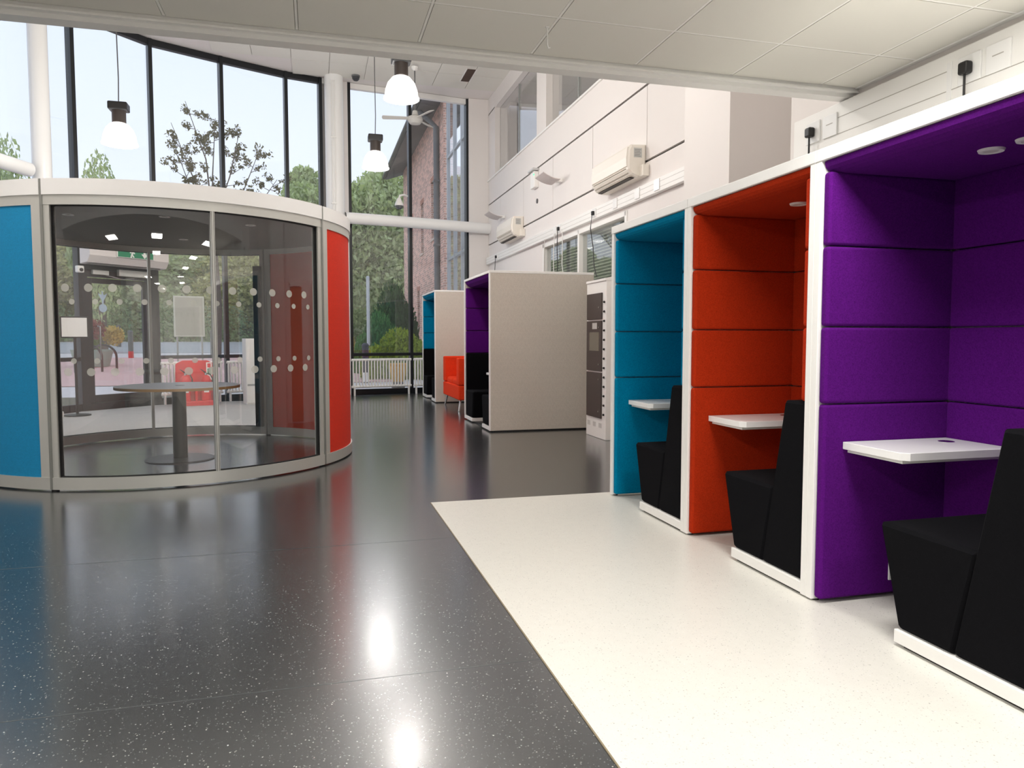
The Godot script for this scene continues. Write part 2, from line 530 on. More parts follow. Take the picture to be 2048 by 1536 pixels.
func build_facade():
	var names := ["beside the white end wall", "with the brick gable behind", "behind the white round column", "right of the bare tree", "with the bare tree behind", "behind the fire extinguishers", "over the glazed entrance door", "left of the entrance door"]
	for i in 9:
		var a: Vector2 = F[i]
		var b: Vector2 = F[i + 1]
		var d := a - b
		var L := d.length()
		var where: String = names[i] if i < names.size() else "along the left side, outside the picture"
		# local x runs from b to a, local +z points into the room
		var w := structure("window_%d" % (i + 1), "tall black framed facade window %s" % where, "window", v3(b.x, 0, b.y), atan2(-d.y, d.x))
		rbx(w, "mullion", v3(-0.035, 0, -0.08), v3(0.035, HEAD, 0.08), 0.006, M.frame_black)
		if i == 0: rbx(w, "mullion", v3(L - 0.035, 0, -0.08), v3(L + 0.035, HEAD, 0.08), 0.006, M.frame_black)
		rbx(w, "head_rail", v3(0.035, HEAD - 0.12, -0.06), v3(L - 0.035, HEAD, 0.06), 0.006, M.white if i < 3 else M.frame_black)
		rbx(w, "bottom_rail", v3(0.035, 0, -0.05), v3(L - 0.035, 0.12, 0.05), 0.006, M.frame_black)
		if i == 6:   # the bay of the entrance door
			rbx(w, "transom", v3(0.035, 2.5, -0.06), v3(L - 0.035, 2.74, 0.06), 0.006, M.frame_black)
			bx(w, "pane", v3(0.035, 2.74, -0.006), v3(L - 0.035, HEAD - 0.12, 0.006), M.glass)
		else:
			rbx(w, "transom", v3(0.035, 0.88, -0.05), v3(L - 0.035, 0.95, 0.05), 0.006, M.frame_black)
			bx(w, "pane", v3(0.035, 0.12, -0.006), v3(L - 0.035, 0.88, 0.006), M.glass)
			bx(w, "pane", v3(0.035, 0.95, -0.006), v3(L - 0.035, HEAD - 0.12, 0.006), M.glass)
	var lw := structure("wall_left_side", "white wall along the left of the atrium, outside the picture", "wall")
	for i in range(9, F.size() - 1):
		var a: Vector2 = F[i]
		var d: Vector2 = F[i + 1] - a
		part(lw, "face", box(v3(d.length() + 0.1, 6.96, 0.2)), M.wall, v3(a.x + d.x / 2 - 0.1, 3.48, a.y + d.y / 2), v3(0, atan2(-d.y, d.x), 0))
	# high ceiling
	var c := structure("ceiling_001", "high white tiled ceiling over the atrium", "ceiling")
	var poly := PackedVector2Array()
	for p in F: poly.append(p)
	poly.append(v2(-5.7, -3.75))
	poly.append(v2(4.4, -3.75))
	poly.append(v2(4.4, -17.75))
	part(c, "slab", prism(poly, Vector3.RIGHT, Vector3.BACK, Vector3.UP, 6.965, 7.15), M.wall)
	for i in 13:
		for j in 16:
			var a := v2(-5.6 + i * 0.75, -17.7 + j * 0.87)
			var inside := true
			for q in [a, a + v2(0.74, 0), a + v2(0, 0.86), a + v2(0.74, 0.86)]:
				if not Geometry2D.is_point_in_polygon(q, poly): inside = false
			if inside:
				bx(c, "ceiling_tile", v3(a.x, 6.94, a.y), v3(a.x + 0.738, 6.964, a.y + 0.858), M.tile)
	var slot := thing("ceiling_slot", "dark rectangular air slot in the high white ceiling", "vent", v3(3.3, 6.94, -15.97), 0.0)
	bx(slot, "opening", v3(-0.09, -0.004, -0.38), v3(0.09, 0.0, 0.38), mat(c8(84, 66, 56), 0.8))
	for s in [-1, 1]: rbx(slot, "rim", v3(s * 0.105 - 0.012, -0.01, -0.4), v3(s * 0.105 + 0.012, 0.0, 0.4), 0.003, M.white)
	var sd := thing("smoke_detector", "small grey dome detector on the high ceiling beside the window head", "detector", v3(0.96, 6.915, -16.6))
	part(sd, "base", cyl(0.09, 0.09, 0.03), mat(c8(120, 122, 124), 0.5), v3(0, 0.01, 0))
	part(sd, "dome", lathe([v2(0.08, 0), v2(0.075, -0.05), v2(0.045, -0.085), v2(0.0, -0.095)], 20), mat(c8(70, 72, 76), 0.3))
	# columns and tie tubes
	var col := thing("round_column", "white round steel column with conduits by the orange pod panel", "column", v3(0.50, 0, -16.8))
	part(col, "shaft", cyl(0.2, 0.2, 6.94, 32), M.white_gloss, v3(0, 3.47, 0))
	part(col, "base_collar", cyl(0.23, 0.24, 0.1, 32), M.white, v3(0, 0.05, 0))
	for s in [-0.06, 0.0]:
		part(col, "conduit", tube([v3(s, 0.1, 0.215), v3(s, 6.8, 0.215)], 0.012, 8), M.white)
	for y in [4.2, 5.6]: part(col, "conduit_clip", rbox(v3(0.12, 0.03, 0.03), 0.006), M.white, v3(-0.03, y, 0.215))
	var col2 := thing("round_column", "slim white round column left of the hanging lamp", "column", v3(-4.15, 0, -13.5))
	part(col2, "shaft", cyl(0.14, 0.14, 6.94, 32), M.white_gloss, v3(0, 3.47, 0))
	part(col2, "base_collar", cyl(0.17, 0.18, 0.08, 32), M.white, v3(0, 0.04, 0))
	meta(part(self, "tie_tube", tube([v3(0.71, 3.93, -16.80), v3(2.2, 3.925, -17.06), v3(4.09, 3.90, -17.36)], 0.125, 20), M.white_gloss), "white horizontal tie tube crossing the right windows", "tube")
	meta(part(self, "tie_tube_001", tube([v3(-4.27, 3.92, -13.3), v3(-4.75, 3.92, -12.0), v3(-5.1, 3.92, -10.6)], 0.11, 20), M.white_gloss), "white horizontal tie tube joining the slim left column", "tube")
	# strip wall between the facade and the gallery wall
	var e := structure("wall_end", "white wall strip closing the facade at the right", "wall")
	bx(e, "face", v3(3.63, 0, -17.9), v3(4.4, 6.96, -17.5), M.wall)
	bx(structure("wall_column_strip", "pale strip of wall between two windows behind the round column", "wall"), "face", v3(0.24, 0, -17.22), v3(0.80, 6.96, -17.1), M.wall)

# ------------------------------------------------------------------ right wall of the atrium
func build_gallery_wall():
	var w := structure("wall_gallery", "white panelled atrium wall with black shadow joints", "wall")
	var X := 4.1
	# solid pieces round the openings
	bx(w, "core", v3(X + 0.04, 0, -17.5), v3(X + 0.3, 1.0, -6.6), M.groove)
	bx(w, "core", v3(X + 0.04, 3.0, -17.5), v3(X + 0.3, 5.02, -6.6), M.groove)
	bx(w, "core", v3(X + 0.04, 1.0, -17.5), v3(X + 0.3, 3.0, -13.06), M.groove)
	bx(w, "core", v3(X + 0.04, 1.0, -9.3), v3(X + 0.3, 3.0, -6.6), M.groove)
	var zs := [-17.5, -16.30, -14.41, -12.52, -10.6, -8.72, -6.6]
	for i in 6:
		bx(w, "wall_panel", v3(X, 3.535, zs[i] + 0.008), v3(X + 0.05, 4.455, zs[i + 1] - 0.008), M.wall)
	bx(w, "wall_panel", v3(X, 4.485, -17.5), v3(X + 0.05, 5.02, -6.6), M.wall)
	bx(w, "wall_panel", v3(X, 3.0, -17.5), v3(X + 0.05, 3.505, -6.6), M.wall)
	bx(w, "wall_panel", v3(X, 0, -17.5), v3(X + 0.05, 3.0, -13.06), M.wall)
	bx(w, "wall_panel", v3(X, 0, -13.06), v3(X + 0.05, 1.0, -9.3), M.wall)
	bx(w, "wall_panel", v3(X, 0, -9.3), v3(X + 0.05, 3.0, -6.6), M.wall)
	bx(w, "top_band", v3(X, 6.58, -17.5), v3(X + 0.3, 6.96, -6.6), M.wall)
	bx(structure("trim_3", "slim white ledge under the gallery windows", "trim"), "ledge", v3(X - 0.03, 5.02, -17.5), v3(X + 0.04, 5.05, -6.6), M.white)
	bx(w, "end_post", v3(X, 5.02, -17.5), v3(X + 0.3, 6.6, -16.82), M.wall)
	bx(w, "end_post", v3(X, 5.02, -7.2), v3(X + 0.3, 6.6, -6.6), M.wall)
	for z in [-13.22, -9.9]:
		bx(w, "window_post", v3(X, 5.05, z - 0.29), v3(X + 0.3, 6.6, z + 0.29), M.wall)
	# gallery windows, one glazed opening each
	var rooms := [[-16.82, -13.51, "far"], [-12.93, -10.19, "middle"], [-9.61, -7.2, "near"]]
	for i in 3:
		var r = rooms[i]
		var win := structure("window_%d" % (31 + i), "%s internal gallery window above the white panels" % r[2], "window")
		bx(win, "pane", v3(X + 0.12, 5.05, r[0]), v3(X + 0.13, 6.58, r[1]), M.glass)
		var n := 1
		for k in n:
			var z: float = lerpf(r[0], r[1], float(k + 1) / (n + 1))
			rbx(win, "glazing_bar", v3(X + 0.11, 5.05, z - 0.02), v3(X + 0.16, 6.58, z + 0.02), 0.004, mat(c8(150, 152, 150), 0.5))
		rbx(win, "sill", v3(X + 0.03, 5.05, r[0]), v3(X + 0.12, 5.07, r[1]), 0.003, M.white)
	# the rooms behind the gallery windows and the lower blinds
	var room := structure("wall_behind", "white rooms seen through the internal windows", "wall")
	var gr: Material = M.wall
	bx(room, "back", v3(6.6, 0, -17.6), v3(6.8, 7.0, -6.4), gr)
	bx(room, "slab", v3(4.4, 4.6, -17.6), v3(6.6, 4.75, -6.4), gr)
	bx(room, "roof", v3(4.4, 6.9, -17.6), v3(6.6, 7.0, -6.4), gr)
	bx(room, "floor_slab", v3(4.4, -0.1, -17.6), v3(6.6, 0, -6.4), gr)
	for z in [-17.7, -6.4]: bx(room, "side", v3(4.4, 0, z - 0.1), v3(6.8, 7.0, z), gr)
	bx(room, "sky_reflection_panel", v3(5.9, 4.75, -14.6), v3(5.98, 6.25, -11.6), M.white)  # pale panel added in place of the sky mirrored in the gallery glass
	# lower internal window with blinds
	var lw := structure("window_41", "lower internal window with lowered slatted blinds behind the glass", "window")
	for y in [1.0, 2.93]: rbx(lw, "frame_rail", v3(X - 0.02, y, -13.06), v3(X + 0.12, y + 0.07, -9.3), 0.006, M.white)
	for z in [-13.06, -11.2, -9.36]: rbx(lw, "frame_post", v3(X - 0.02, 1.0, z - 0.0), v3(X + 0.12, 3.0, z + 0.07), 0.006, M.white)
	for s in [[-12.99, -11.2], [-11.13, -9.36]]:
		bx(lw, "pane", v3(X + 0.05, 1.07, s[0]), v3(X + 0.056, 2.93, s[1]), glass(c8(160, 172, 164), 0.12))
		var bm := mat(c8(170, 172, 156), 0.6)
		for k in 38:
			part(lw, "blind_slat", box(v3(0.045, 0.003, s[1] - s[0] - 0.04)), bm, v3(X + 0.13, 1.1 + k * 0.0485, (s[0] + s[1]) / 2), v3(0, 0, 0.75))
	# door between the pier and the lockers
	var d := structure("door_1", "orange wooden door between the white pier and the lockers", "door", v3(X, 0, -7.35))
	rbx(d, "leaf", v3(-0.03, 0.02, -0.42), v3(0.02, 2.05, 0.42), 0.005, M.wood)
	for s in [-1, 1]: rbx(d, "frame_post", v3(-0.05, 0, s * 0.46 - 0.04), v3(0.02, 2.13, s * 0.46 + 0.04), 0.005, M.white)
	rbx(d, "frame_head", v3(-0.05, 2.06, -0.5), v3(0.02, 2.14, 0.5), 0.005, M.white)
	part(d, "handle", tube([v3(-0.03, 1.05, 0.34), v3(-0.08, 1.05, 0.34), v3(-0.08, 1.05, 0.24)], 0.01, 8), M.steel)

# ------------------------------------------------------------------ near booths
func corner_rounded(pts: Array, r: float, seg := 3) -> PackedVector2Array:
	var out := PackedVector2Array()
	var n := pts.size()
	for i in n:
		var p: Vector2 = pts[i]
		var a: Vector2 = (pts[(i + n - 1) % n] - p).normalized()
		var b: Vector2 = (pts[(i + 1) % n] - p).normalized()
		var t := minf(r / tan(acos(clampf(a.dot(b), -1, 1)) / 2.0), 0.45 * minf(pts[(i + 1) % n].distance_to(p), pts[(i + n - 1) % n].distance_to(p)))
		var p0 := p + a * t
		var p1 := p + b * t
		for k in seg + 1:
			var f := float(k) / seg
			out.append(p0.lerp(p, f).lerp(p.lerp(p1, f), f))
	return out

func near_booth(z: float, m: Material, label: String):
	var b := thing("study_booth", label, "booth", v3(2.318, 0, z), 0.0, "single study booths of the near row")
	var L := 1.246
	var W: Material = M.white
	# shell
	for s in [[-0.042, 0.0], [-L, -L + 0.042]]:
		rbx(b, "side_panel", v3(0, 0.012, s[0]), v3(0.82, 2.115, s[1]), 0.003, W)
	rbx(b, "top_panel", v3(-0.004, 2.112, -L), v3(0.82, 2.17, 0), 0.004, W)
	bx(b, "back_panel", v3(0.775, 0.012, -L + 0.042), v3(0.815, 2.112, -0.042), W)
	var g := 0.0025
	var rows := [[0.02, 0.968], [0.968, 1.335], [1.335, 1.714], [1.714, 2.06]]
	for r in rows:
		rbx(b, "wall_pad", v3(0.012, r[0] + g, -L + 0.042), v3(0.745, r[1] - g, -L + 0.092), 0.016, m, 3)
		if r[0] > 0.5: rbx(b, "wall_pad", v3(0.012, r[0] + g, -0.092), v3(0.745, r[1] - g, -0.042), 0.016, m, 3)
		rbx(b, "back_pad", v3(0.722, r[0] + g, -L + 0.088), v3(0.775, r[1] - g, -0.048), 0.012, m, 2)
	var cp := PackedVector2Array([v2(0.012, 2.108), v2(0.012, 2.098), v2(0.018, 2.082), v2(0.032, 2.068), v2(0.055, 2.058), v2(0.09, 2.053), v2(0.76, 2.053), v2(0.76, 2.108)])
	part(b, "ceiling_pad", prism(cp, Vector3.RIGHT, Vector3.UP, Vector3.BACK, -L + 0.045, -0.045, 0.004), m)
	for zz in [-0.64, -0.47]:
		var dl := part(b, "downlight", lathe([v2(0.0, 2.047), v2(0.028, 2.047), v2(0.03, 2.043), v2(0.046, 2.043), v2(0.05, 2.052), v2(0.05, 2.056)], 24), M.white, v3(0.375, 0, zz))
		part(dl, "lens", cyl(0.027, 0.027, 0.002, 20), mat(c8(225, 222, 214), 0.3), v3(0, 2.0455, 0))
	# seat
	var pl := part(b, "plinth", rbox(v3(0.72, 0.055, 0.63), 0.003), W, v3(0.36, 0.045, -0.357))
	bx(pl, "shadow_gap_foot", v3(-0.34, -0.042, -0.28), v3(0.34, -0.0275, 0.3), M.black)
	var sp := corner_rounded([v2(-0.672, 0.073), v2(-0.79, 0.50), v2(-0.30, 0.50), v2(-0.395, 0.073)], 0.02)
	part(b, "seat", prism(sp, Vector3.BACK, Vector3.UP, Vector3.RIGHT, 0.012, 0.715, 0.016), M.black_fabric)
	var bp := corner_rounded([v2(-0.398, 0.073), v2(-0.222, 0.965), v2(-0.046, 0.965), v2(-0.046, 0.073)], 0.02)
	part(b, "backrest", prism(bp, Vector3.BACK, Vector3.UP, Vector3.RIGHT, 0.014, 0.715, 0.014), M.black_fabric)
	# table
	var tp := PackedVector2Array([v2(0.118, -L + 0.094), v2(0.118, -0.80), v2(0.15, -0.772), v2(0.72, -0.772), v2(0.72, -L + 0.094)])
	var tt := part(b, "table_top", prism(tp, Vector3.RIGHT, Vector3.BACK, Vector3.UP, 0.752, 0.787, 0.0015), M.white_gloss)
	part(tt, "grommet", lathe([v2(0.036, 0.7872), v2(0.036, 0.789), v2(0.031, 0.790), v2(0.027, 0.788), v2(0.0, 0.788)], 28), M.chrome, v3(0.60, 0, -1.03))
	bx(b, "table_bracket", v3(0.145, 0.735, -L + 0.094), v3(0.70, 0.752, -0.81), W)
	rbx(b, "socket_plate", v3(0.40, 0.09, -L + 0.092), v3(0.50, 0.18, -L + 0.10), 0.003, M.white_gloss)
	for xx in [0.04, 0.74]: part(b, "foot", cyl(0.02, 0.02, 0.014, 12), M.black, v3(xx, 0.007, -L + 0.021))

func build_booths():
	near_booth(-1.822, M.purple, "purple lined study booth nearest the viewer with white table and black seat")
	near_booth(-3.068, M.orange, "orange lined study booth between the purple and the blue one")
	near_booth(-4.315, M.blue, "blue lined study booth at the end of the near row")

# ------------------------------------------------------------------ pod
func build_pod():
	var R := 1.86
	var p := thing("meeting_pod", "round glazed meeting pod with silver frame and blue and orange panels", "meeting pod", v3(-1.46, 0, -8.64))
	var seats := [[-21.5, 56.5, "glass"], [56.5, 152.0, "orange"], [152.0, 251.0, "glass"], [251.0, 338.5, "blue"]]
	for s in seats:
		var a0: float = s[0] + 0.35
		var a1: float = s[1] - 0.35
		part(p, "fascia", arc_wall(R - 0.08, R + 0.012, a0, a1, 2.455, 2.585), M.white_gloss)
		part(p, "top_rail", arc_wall(R - 0.075, R, a0, a1, 2.375, 2.455), M.alu)
		part(p, "bottom_rail", arc_wall(R - 0.075, R + 0.004, a0, a1, 0.014, 0.115), M.alu)
		if s[2] == "glass":
			var am: float = lerpf(a0, a1, 0.53 if s[1] < 100 else 0.465)
			for q in [[a0 + 1.6, am - 0.45], [am + 0.45, a1 - 1.6]]:
				part(p, "pane", arc_wall(R - 0.042, R - 0.034, q[0], q[1], 0.115, 2.375), M.pod_glass)
			part(p, "glazing_bar", arc_wall(R - 0.07, R - 0.002, am - 0.5, am + 0.5, 0.115, 2.375, 2), M.alu)
			for e in [-0.28, 0.28]: part(p, "gasket", arc_wall(R - 0.004, R + 0.001, am + e - 0.04, am + e + 0.04, 0.115, 2.375, 1), M.rubber)
			for e in [a0, a1 - 1.6]:
				part(p, "jamb", arc_wall(R - 0.075, R - 0.004, e, e + 1.6, 0.115, 2.375, 2), M.alu)
			for e in [a0 + 1.6, a1 - 1.85]: part(p, "gasket", arc_wall(R - 0.06, R - 0.02, e, e + 0.25, 0.115, 2.375, 1), M.rubber)
			for y in [0.115, 2.367]: part(p, "gasket", arc_wall(R - 0.055, R - 0.022, a0 + 1.6, a1 - 1.6, y, y + 0.008), M.rubber)
			if s[1] < 100: pod_dots(p, a0 + 3, a1 - 3, R - 0.033)
		else:
			for e in [a0, a1 - 2.6]:
				part(p, "jamb", arc_wall(R - 0.075, R, e, e + 2.6, 0.115, 2.375, 2), M.alu)
			part(p, "upholstered_panel", arc_wall(R - 0.065, R - 0.01, a0 + 2.6, a1 - 2.6, 0.115, 2.375), M.pod_blue if s[2] == "blue" else M.pod_orange)
	for a in [-21.5, 56.5, 152.0, 251.0]:
		part(p, "joint_strip", arc_wall(R - 0.07, R + 0.006, a - 0.36, a + 0.36, 0.014, 2.585, 1), mat(c8(150, 152, 148), 0.4, 0.6))
		var d := v3(sin(deg_to_rad(a)), 0, cos(deg_to_rad(a)))
		part(p, "foot", cyl(0.03, 0.03, 0.014, 14), M.black, d * (R - 0.04) + v3(0, 0.007, 0))
	# post on the inside of the rear joint
	var dd := deg_to_rad(154.5)
	part(p, "dark_post", rbox(v3(0.10, 2.1, 0.05), 0.006), mat(c8(20, 26, 40), 0.3), v3(sin(dd) * (R - 0.11), 1.17, cos(dd) * (R - 0.11)), v3(0, dd, 0))
	part(p, "pod_ceiling", lathe([v2(0.0, 2.44), v2(R - 0.08, 2.44), v2(R - 0.08, 2.47), v2(0.0, 2.47)], 72), M.pod_ceiling)
	for q in [v2(0.1, 0.9), v2(-0.75, 0.8), v2(0.85, 0.55), v2(0.0, -0.8)]:
		part(p, "downlight", lathe([v2(0.03, 2.441), v2(0.032, 2.436), v2(0.05, 2.436), v2(0.053, 2.441)], 20), M.white, v3(q.x, 0, q.y))
	# table
	var t := thing("round_table", "round meeting table with pale top and black pedestal inside the glass pod", "table", v3(-1.39, 0, -8.43))
	part(t, "base_disc", lathe([v2(0.0, 0.0), v2(0.345, 0.0), v2(0.345, 0.008), v2(0.33, 0.014), v2(0.06, 0.02), v2(0.0, 0.02)], 56), mat(c8(66, 62, 64), 0.35, 0.5))
	part(t, "pedestal", cyl(0.068, 0.072, 0.735, 32), mat(c8(20, 20, 20), 0.3), v3(0, 0.387, 0))
	var top := part(t, "table_top", lathe([v2(0.0, 0.757), v2(0.605, 0.757), v2(0.61, 0.760), v2(0.61, 0.784), v2(0.607, 0.787), v2(0.0, 0.787)], 72), M.grey_top)
	part(top, "edge_band", lathe([v2(0.6102, 0.758), v2(0.6112, 0.760), v2(0.6112, 0.783), v2(0.6102, 0.785)], 72), M.ply)
	part(top, "cable_cap", cyl(0.045, 0.045, 0.004, 24), mat(c8(170, 172, 176), 0.4), v3(0.02, 0.789, 0.05))
	bx(t, "table_plate", v3(-0.2, 0.735, -0.2), v3(0.2, 0.757, 0.2), M.black)

func pod_dots(p: Node3D, a0: float, a1: float, r: float):
	var rows := [[1.0, 0.034, 0.0], [1.092, 0.024, 0.5], [1.585, 0.024, 0.5], [1.70, 0.034, 0.0]]
	var n := 12
	for row in rows:
		for k in n:
			var a: float = deg_to_rad(lerpf(a0, a1, (k + 0.25 + row[2] * 0.55) / n))
			var o := part(p, "frosted_dot", cyl(row[1], row[1], 0.0016, 18), M.frost, v3(sin(a) * r, row[0], cos(a) * r))
			o.basis = Basis(Vector3.UP, a) * Basis(Vector3.RIGHT, PI / 2)

# ------------------------------------------------------------------ far booths, sofa, lockers
func far_booth(at: Vector3, H: float, m: Material, label: String):
	var b := thing("double_booth", label, "booth", at, 0.0, "double booths along the atrium wall")
	var L := 1.75
	var D := 1.5
	for s in [[-0.05, 0.0], [-L, -L + 0.05]]:
		rbx(b, "side_panel", v3(0.0, 0.02, s[0]), v3(D, H - 0.035, s[1]), 0.004, M.cream)
		rbx(b, "front_edge", v3(-0.004, 0.02, s[0] - 0.001), v3(0.012, H - 0.035, s[1] + 0.001), 0.003, M.white)
	rbx(b, "top_panel", v3(-0.004, H - 0.035, -L), v3(D, H, 0.002), 0.004, M.white)
	bx(b, "back_panel", v3(D - 0.05, 0.02, -L + 0.05), v3(D, H - 0.035, -0.05), M.cream)
	bx(b, "shadow_gap_foot", v3(0.05, 0.0, -L + 0.01), v3(D - 0.03, 0.02, -0.01), M.black)
	var g := 0.003
	var yt := H - 0.13
	var rows := [[1.05, 1.40], [1.40, 1.75], [1.75, yt]]
	for r in rows:
		for s in [[-L + 0.05, -L + 0.10], [-0.10, -0.05]]:
			rbx(b, "wall_pad", v3(0.012, r[0] + g, s[0]), v3(D - 0.1, r[1] - g, s[1]), 0.014, m, 2)
		rbx(b, "back_pad", v3(D - 0.1, r[0] + g, -L + 0.1), v3(D - 0.05, r[1] - g, -0.1), 0.012, m, 2)
	for s in [[-L + 0.05, -L + 0.12], [-0.12, -0.05]]:
		rbx(b, "lower_pad", v3(0.012, 0.07, s[0]), v3(D - 0.1, 1.05, s[1]), 0.014, M.black_fabric, 2)
	rbx(b, "lower_pad", v3(D - 0.1, 0.07, -L + 0.12), v3(D - 0.05, 1.05, -0.12), 0.012, M.black_fabric, 2)
	var cp := PackedVector2Array([v2(0.012, H - 0.036), v2(0.014, H - 0.05), v2(0.03, H - 0.08), v2(0.08, H - 0.12), v2(0.14, H - 0.13), v2(D - 0.06, H - 0.13), v2(D - 0.06, H - 0.036)])
	part(b, "ceiling_pad", prism(cp, Vector3.RIGHT, Vector3.UP, Vector3.BACK, -L + 0.052, -0.052), m)
	for s in [[-L + 0.05, -L + 0.55, 1], [-0.50, -0.05, -1]]:
		var f: float = s[1] if s[2] > 0 else s[0]
		var k: float = s[0] if s[2] > 0 else s[1]
		var o: float = 0.06 * s[2]
		rbx(b, "plinth", v3(0.0, 0.02, minf(s[0], s[1])), v3(D - 0.06, 0.07, maxf(s[0], s[1]) - 0.0), 0.003, M.white)
		part(b, "bench", prism(corner_rounded([v2(k, 0.072), v2(k, 0.48), v2(f + o, 0.48), v2(f - o * 0.2, 0.072)], 0.025), Vector3.BACK, Vector3.UP, Vector3.RIGHT, 0.008, D - 0.1, 0.016), M.black_fabric)
	rbx(b, "table_top", v3(0.22, 0.73, -L / 2 - 0.30), v3(D - 0.1, 0.765, -L / 2 + 0.30), 0.006, M.white_gloss)
	rbx(b, "table_bracket", v3(D - 0.35, 0.45, -L / 2 - 0.02), v3(D - 0.1, 0.73, -L / 2 + 0.02), 0.004, M.steel)

func build_far_furniture():
	far_booth(v3(2.30, 0, -9.745), 2.2, M.purple, "purple lined double booth with beige side in the middle of the atrium")
	far_booth(v3(2.31, 0, -14.5), 2.235, M.blue, "blue lined double booth near the radiators at the far end")
	# two-seat sofa
	var s := thing("orange_sofa", "orange two-seat sofa with high arms and metal legs between the far booths", "sofa", v3(2.42, 0, -13.42))
	var m := fabric(c8(250, 70, 36))
	for z in [-0.80, 0.57]:
		rbx(s, "arm", v3(0, 0.46, z), v3(0.74, 0.94, z + 0.23), 0.025, m, 2)
	rbx(s, "base", v3(0, 0.2, -0.80), v3(0.74, 0.455, 0.80), 0.025, m, 2)
	rbx(s, "backrest", v3(0.54, 0.46, -0.58), v3(0.74, 0.94, 0.58), 0.025, m, 2)
	for z in [-0.565, 0.003]: rbx(s, "cushion", v3(0.03, 0.43, z), v3(0.56, 0.56, z + 0.562), 0.05, m, 3)
	for q in [v2(0.06, -0.66), v2(0.06, 0.66), v2(0.66, -0.66), v2(0.66, 0.66)]:
		var ox := -0.04 if q.x < 0.3 else 0.04
		var oz := 0.05 * signf(q.y)
		part(s, "leg", tube([v3(q.x, 0.205, q.y), v3(q.x + ox, 0.0, q.y + oz)], 0.022, 12, 0.016), M.steel)
	# lockers
	var k := thing("charging_locker", "white locker cabinet with dark brown doors between beige booth and blue booth", "locker", v3(3.5, 0, -8.9))
	rbx(k, "body", v3(0.012, 0.0, -0.36), v3(0.55, 2.0, 0.32), 0.006, M.white)
	part(k, "sloping_top", prism(PackedVector2Array([v2(0.0, 2.0), v2(0.0, 2.03), v2(0.5, 2.13), v2(0.55, 2.13), v2(0.55, 2.0)]), Vector3.RIGHT, Vector3.UP, Vector3.BACK, -0.36, 0.32), M.white)
	var doors := [[1.52, 1.86], [0.86, 1.51], [0.26, 0.85]]
	for i in 3:
		var d = doors[i]
		var dr := rbx(k, "door", v3(-0.008, d[0] + 0.004, -0.31), v3(0.012, d[1] - 0.004, 0.20), 0.004, M.locker_dark)
		var hy: float = (d[1] - d[0]) / 2 - 0.09
		for sg in ([-1, 1] if i > 0 else [-0.2]):
			part(dr, "lock", cyl(0.011, 0.011, 0.012, 12), M.steel, v3(-0.014, hy * sg, 0.19), v3(0, 0, PI / 2))
	rbx(k, "screen", v3(-0.012, 1.12, -0.20), v3(-0.006, 1.36, 0.13), 0.002, mat(c8(118, 112, 100), 0.25))
	rbx(k, "notice", v3(-0.011, 1.40, -0.10), v3(-0.007, 1.48, 0.06), 0.001, mat(c8(196, 194, 190), 0.6))
	for q in [-0.26, -0.06, 0.14]: bx(k, "printed_label", v3(0.0105, 0.14, q - 0.05), v3(0.012, 0.20, q + 0.05), mat(c8(206, 204, 200), 0.6))
	for y in 13:
		part(k, "coat_knob", lathe([v2(0.0, 0.0), v2(0.014, 0.002), v2(0.015, 0.014), v2(0.008, 0.022), v2(0.0, 0.024)], 12), M.black, v3(0.012, 0.32 + y * 0.118, 0.27), v3(0, 0, PI / 2))

# ------------------------------------------------------------------ lamps and fan
func pendant(at: Vector3, label: String):
	# at: centre of the mouth of the bell
	var t := thing("pendant_lamp", label, "pendant lamp", at, 0.0, "bell shaped pendant lamps")
	var shade := mat(c8(250, 250, 250), 0.3)
	shade.emission_enabled = true
	shade.emission = c8(255, 252, 246)
	shade.emission_energy_multiplier = 1.0
	part(t, "shade", lathe([v2(0.235, -0.006), v2(0.235, 0.012), v2(0.222, 0.02), v2(0.21, 0.11), v2(0.178, 0.20), v2(0.12, 0.27), v2(0.08, 0.29), v2(0.078, 0.285), v2(0.118, 0.263), v2(0.172, 0.195), v2(0.203, 0.11), v2(0.215, 0.016), v2(0.225, -0.006), v2(0.235, -0.006)], 40), shade)
	part(t, "neck", lathe([v2(0.0, 0.28), v2(0.085, 0.28), v2(0.09, 0.30), v2(0.09, 0.46), v2(0.0, 0.46)], 28), mat(c8(44, 36, 32), 0.5))
	part(t, "gear_box", rbox(v3(0.25, 0.11, 0.2), 0.02, 2), M.black, v3(0, 0.51, 0))
	part(t, "cable", tube([v3(0, 0.56, 0), v3(0.008, 0.9, 0), v3(0, 1.6, 0), v3(0, 6.94 - at.y, 0)], 0.008, 6), mat(c8(90, 90, 92), 0.5))
	part(t, "bulb", lathe([v2(0.0, 0.06), v2(0.045, 0.08), v2(0.06, 0.13), v2(0.04, 0.2), v2(0.03, 0.27), v2(0.0, 0.28)], 16), glow(c8(255, 248, 236), 1.5))
	var l := OmniLight3D.new()
	l.name = "lamp_light"
	l.position = v3(0, 0.13, 0)
	l.light_size = 0.2
	l.light_color = c8(255, 250, 244)
	l.light_energy = 2.1
	l.omni_range = 25
	l.omni_attenuation = 2.0
	l.shadow_enabled = true
	t.add_child(l)

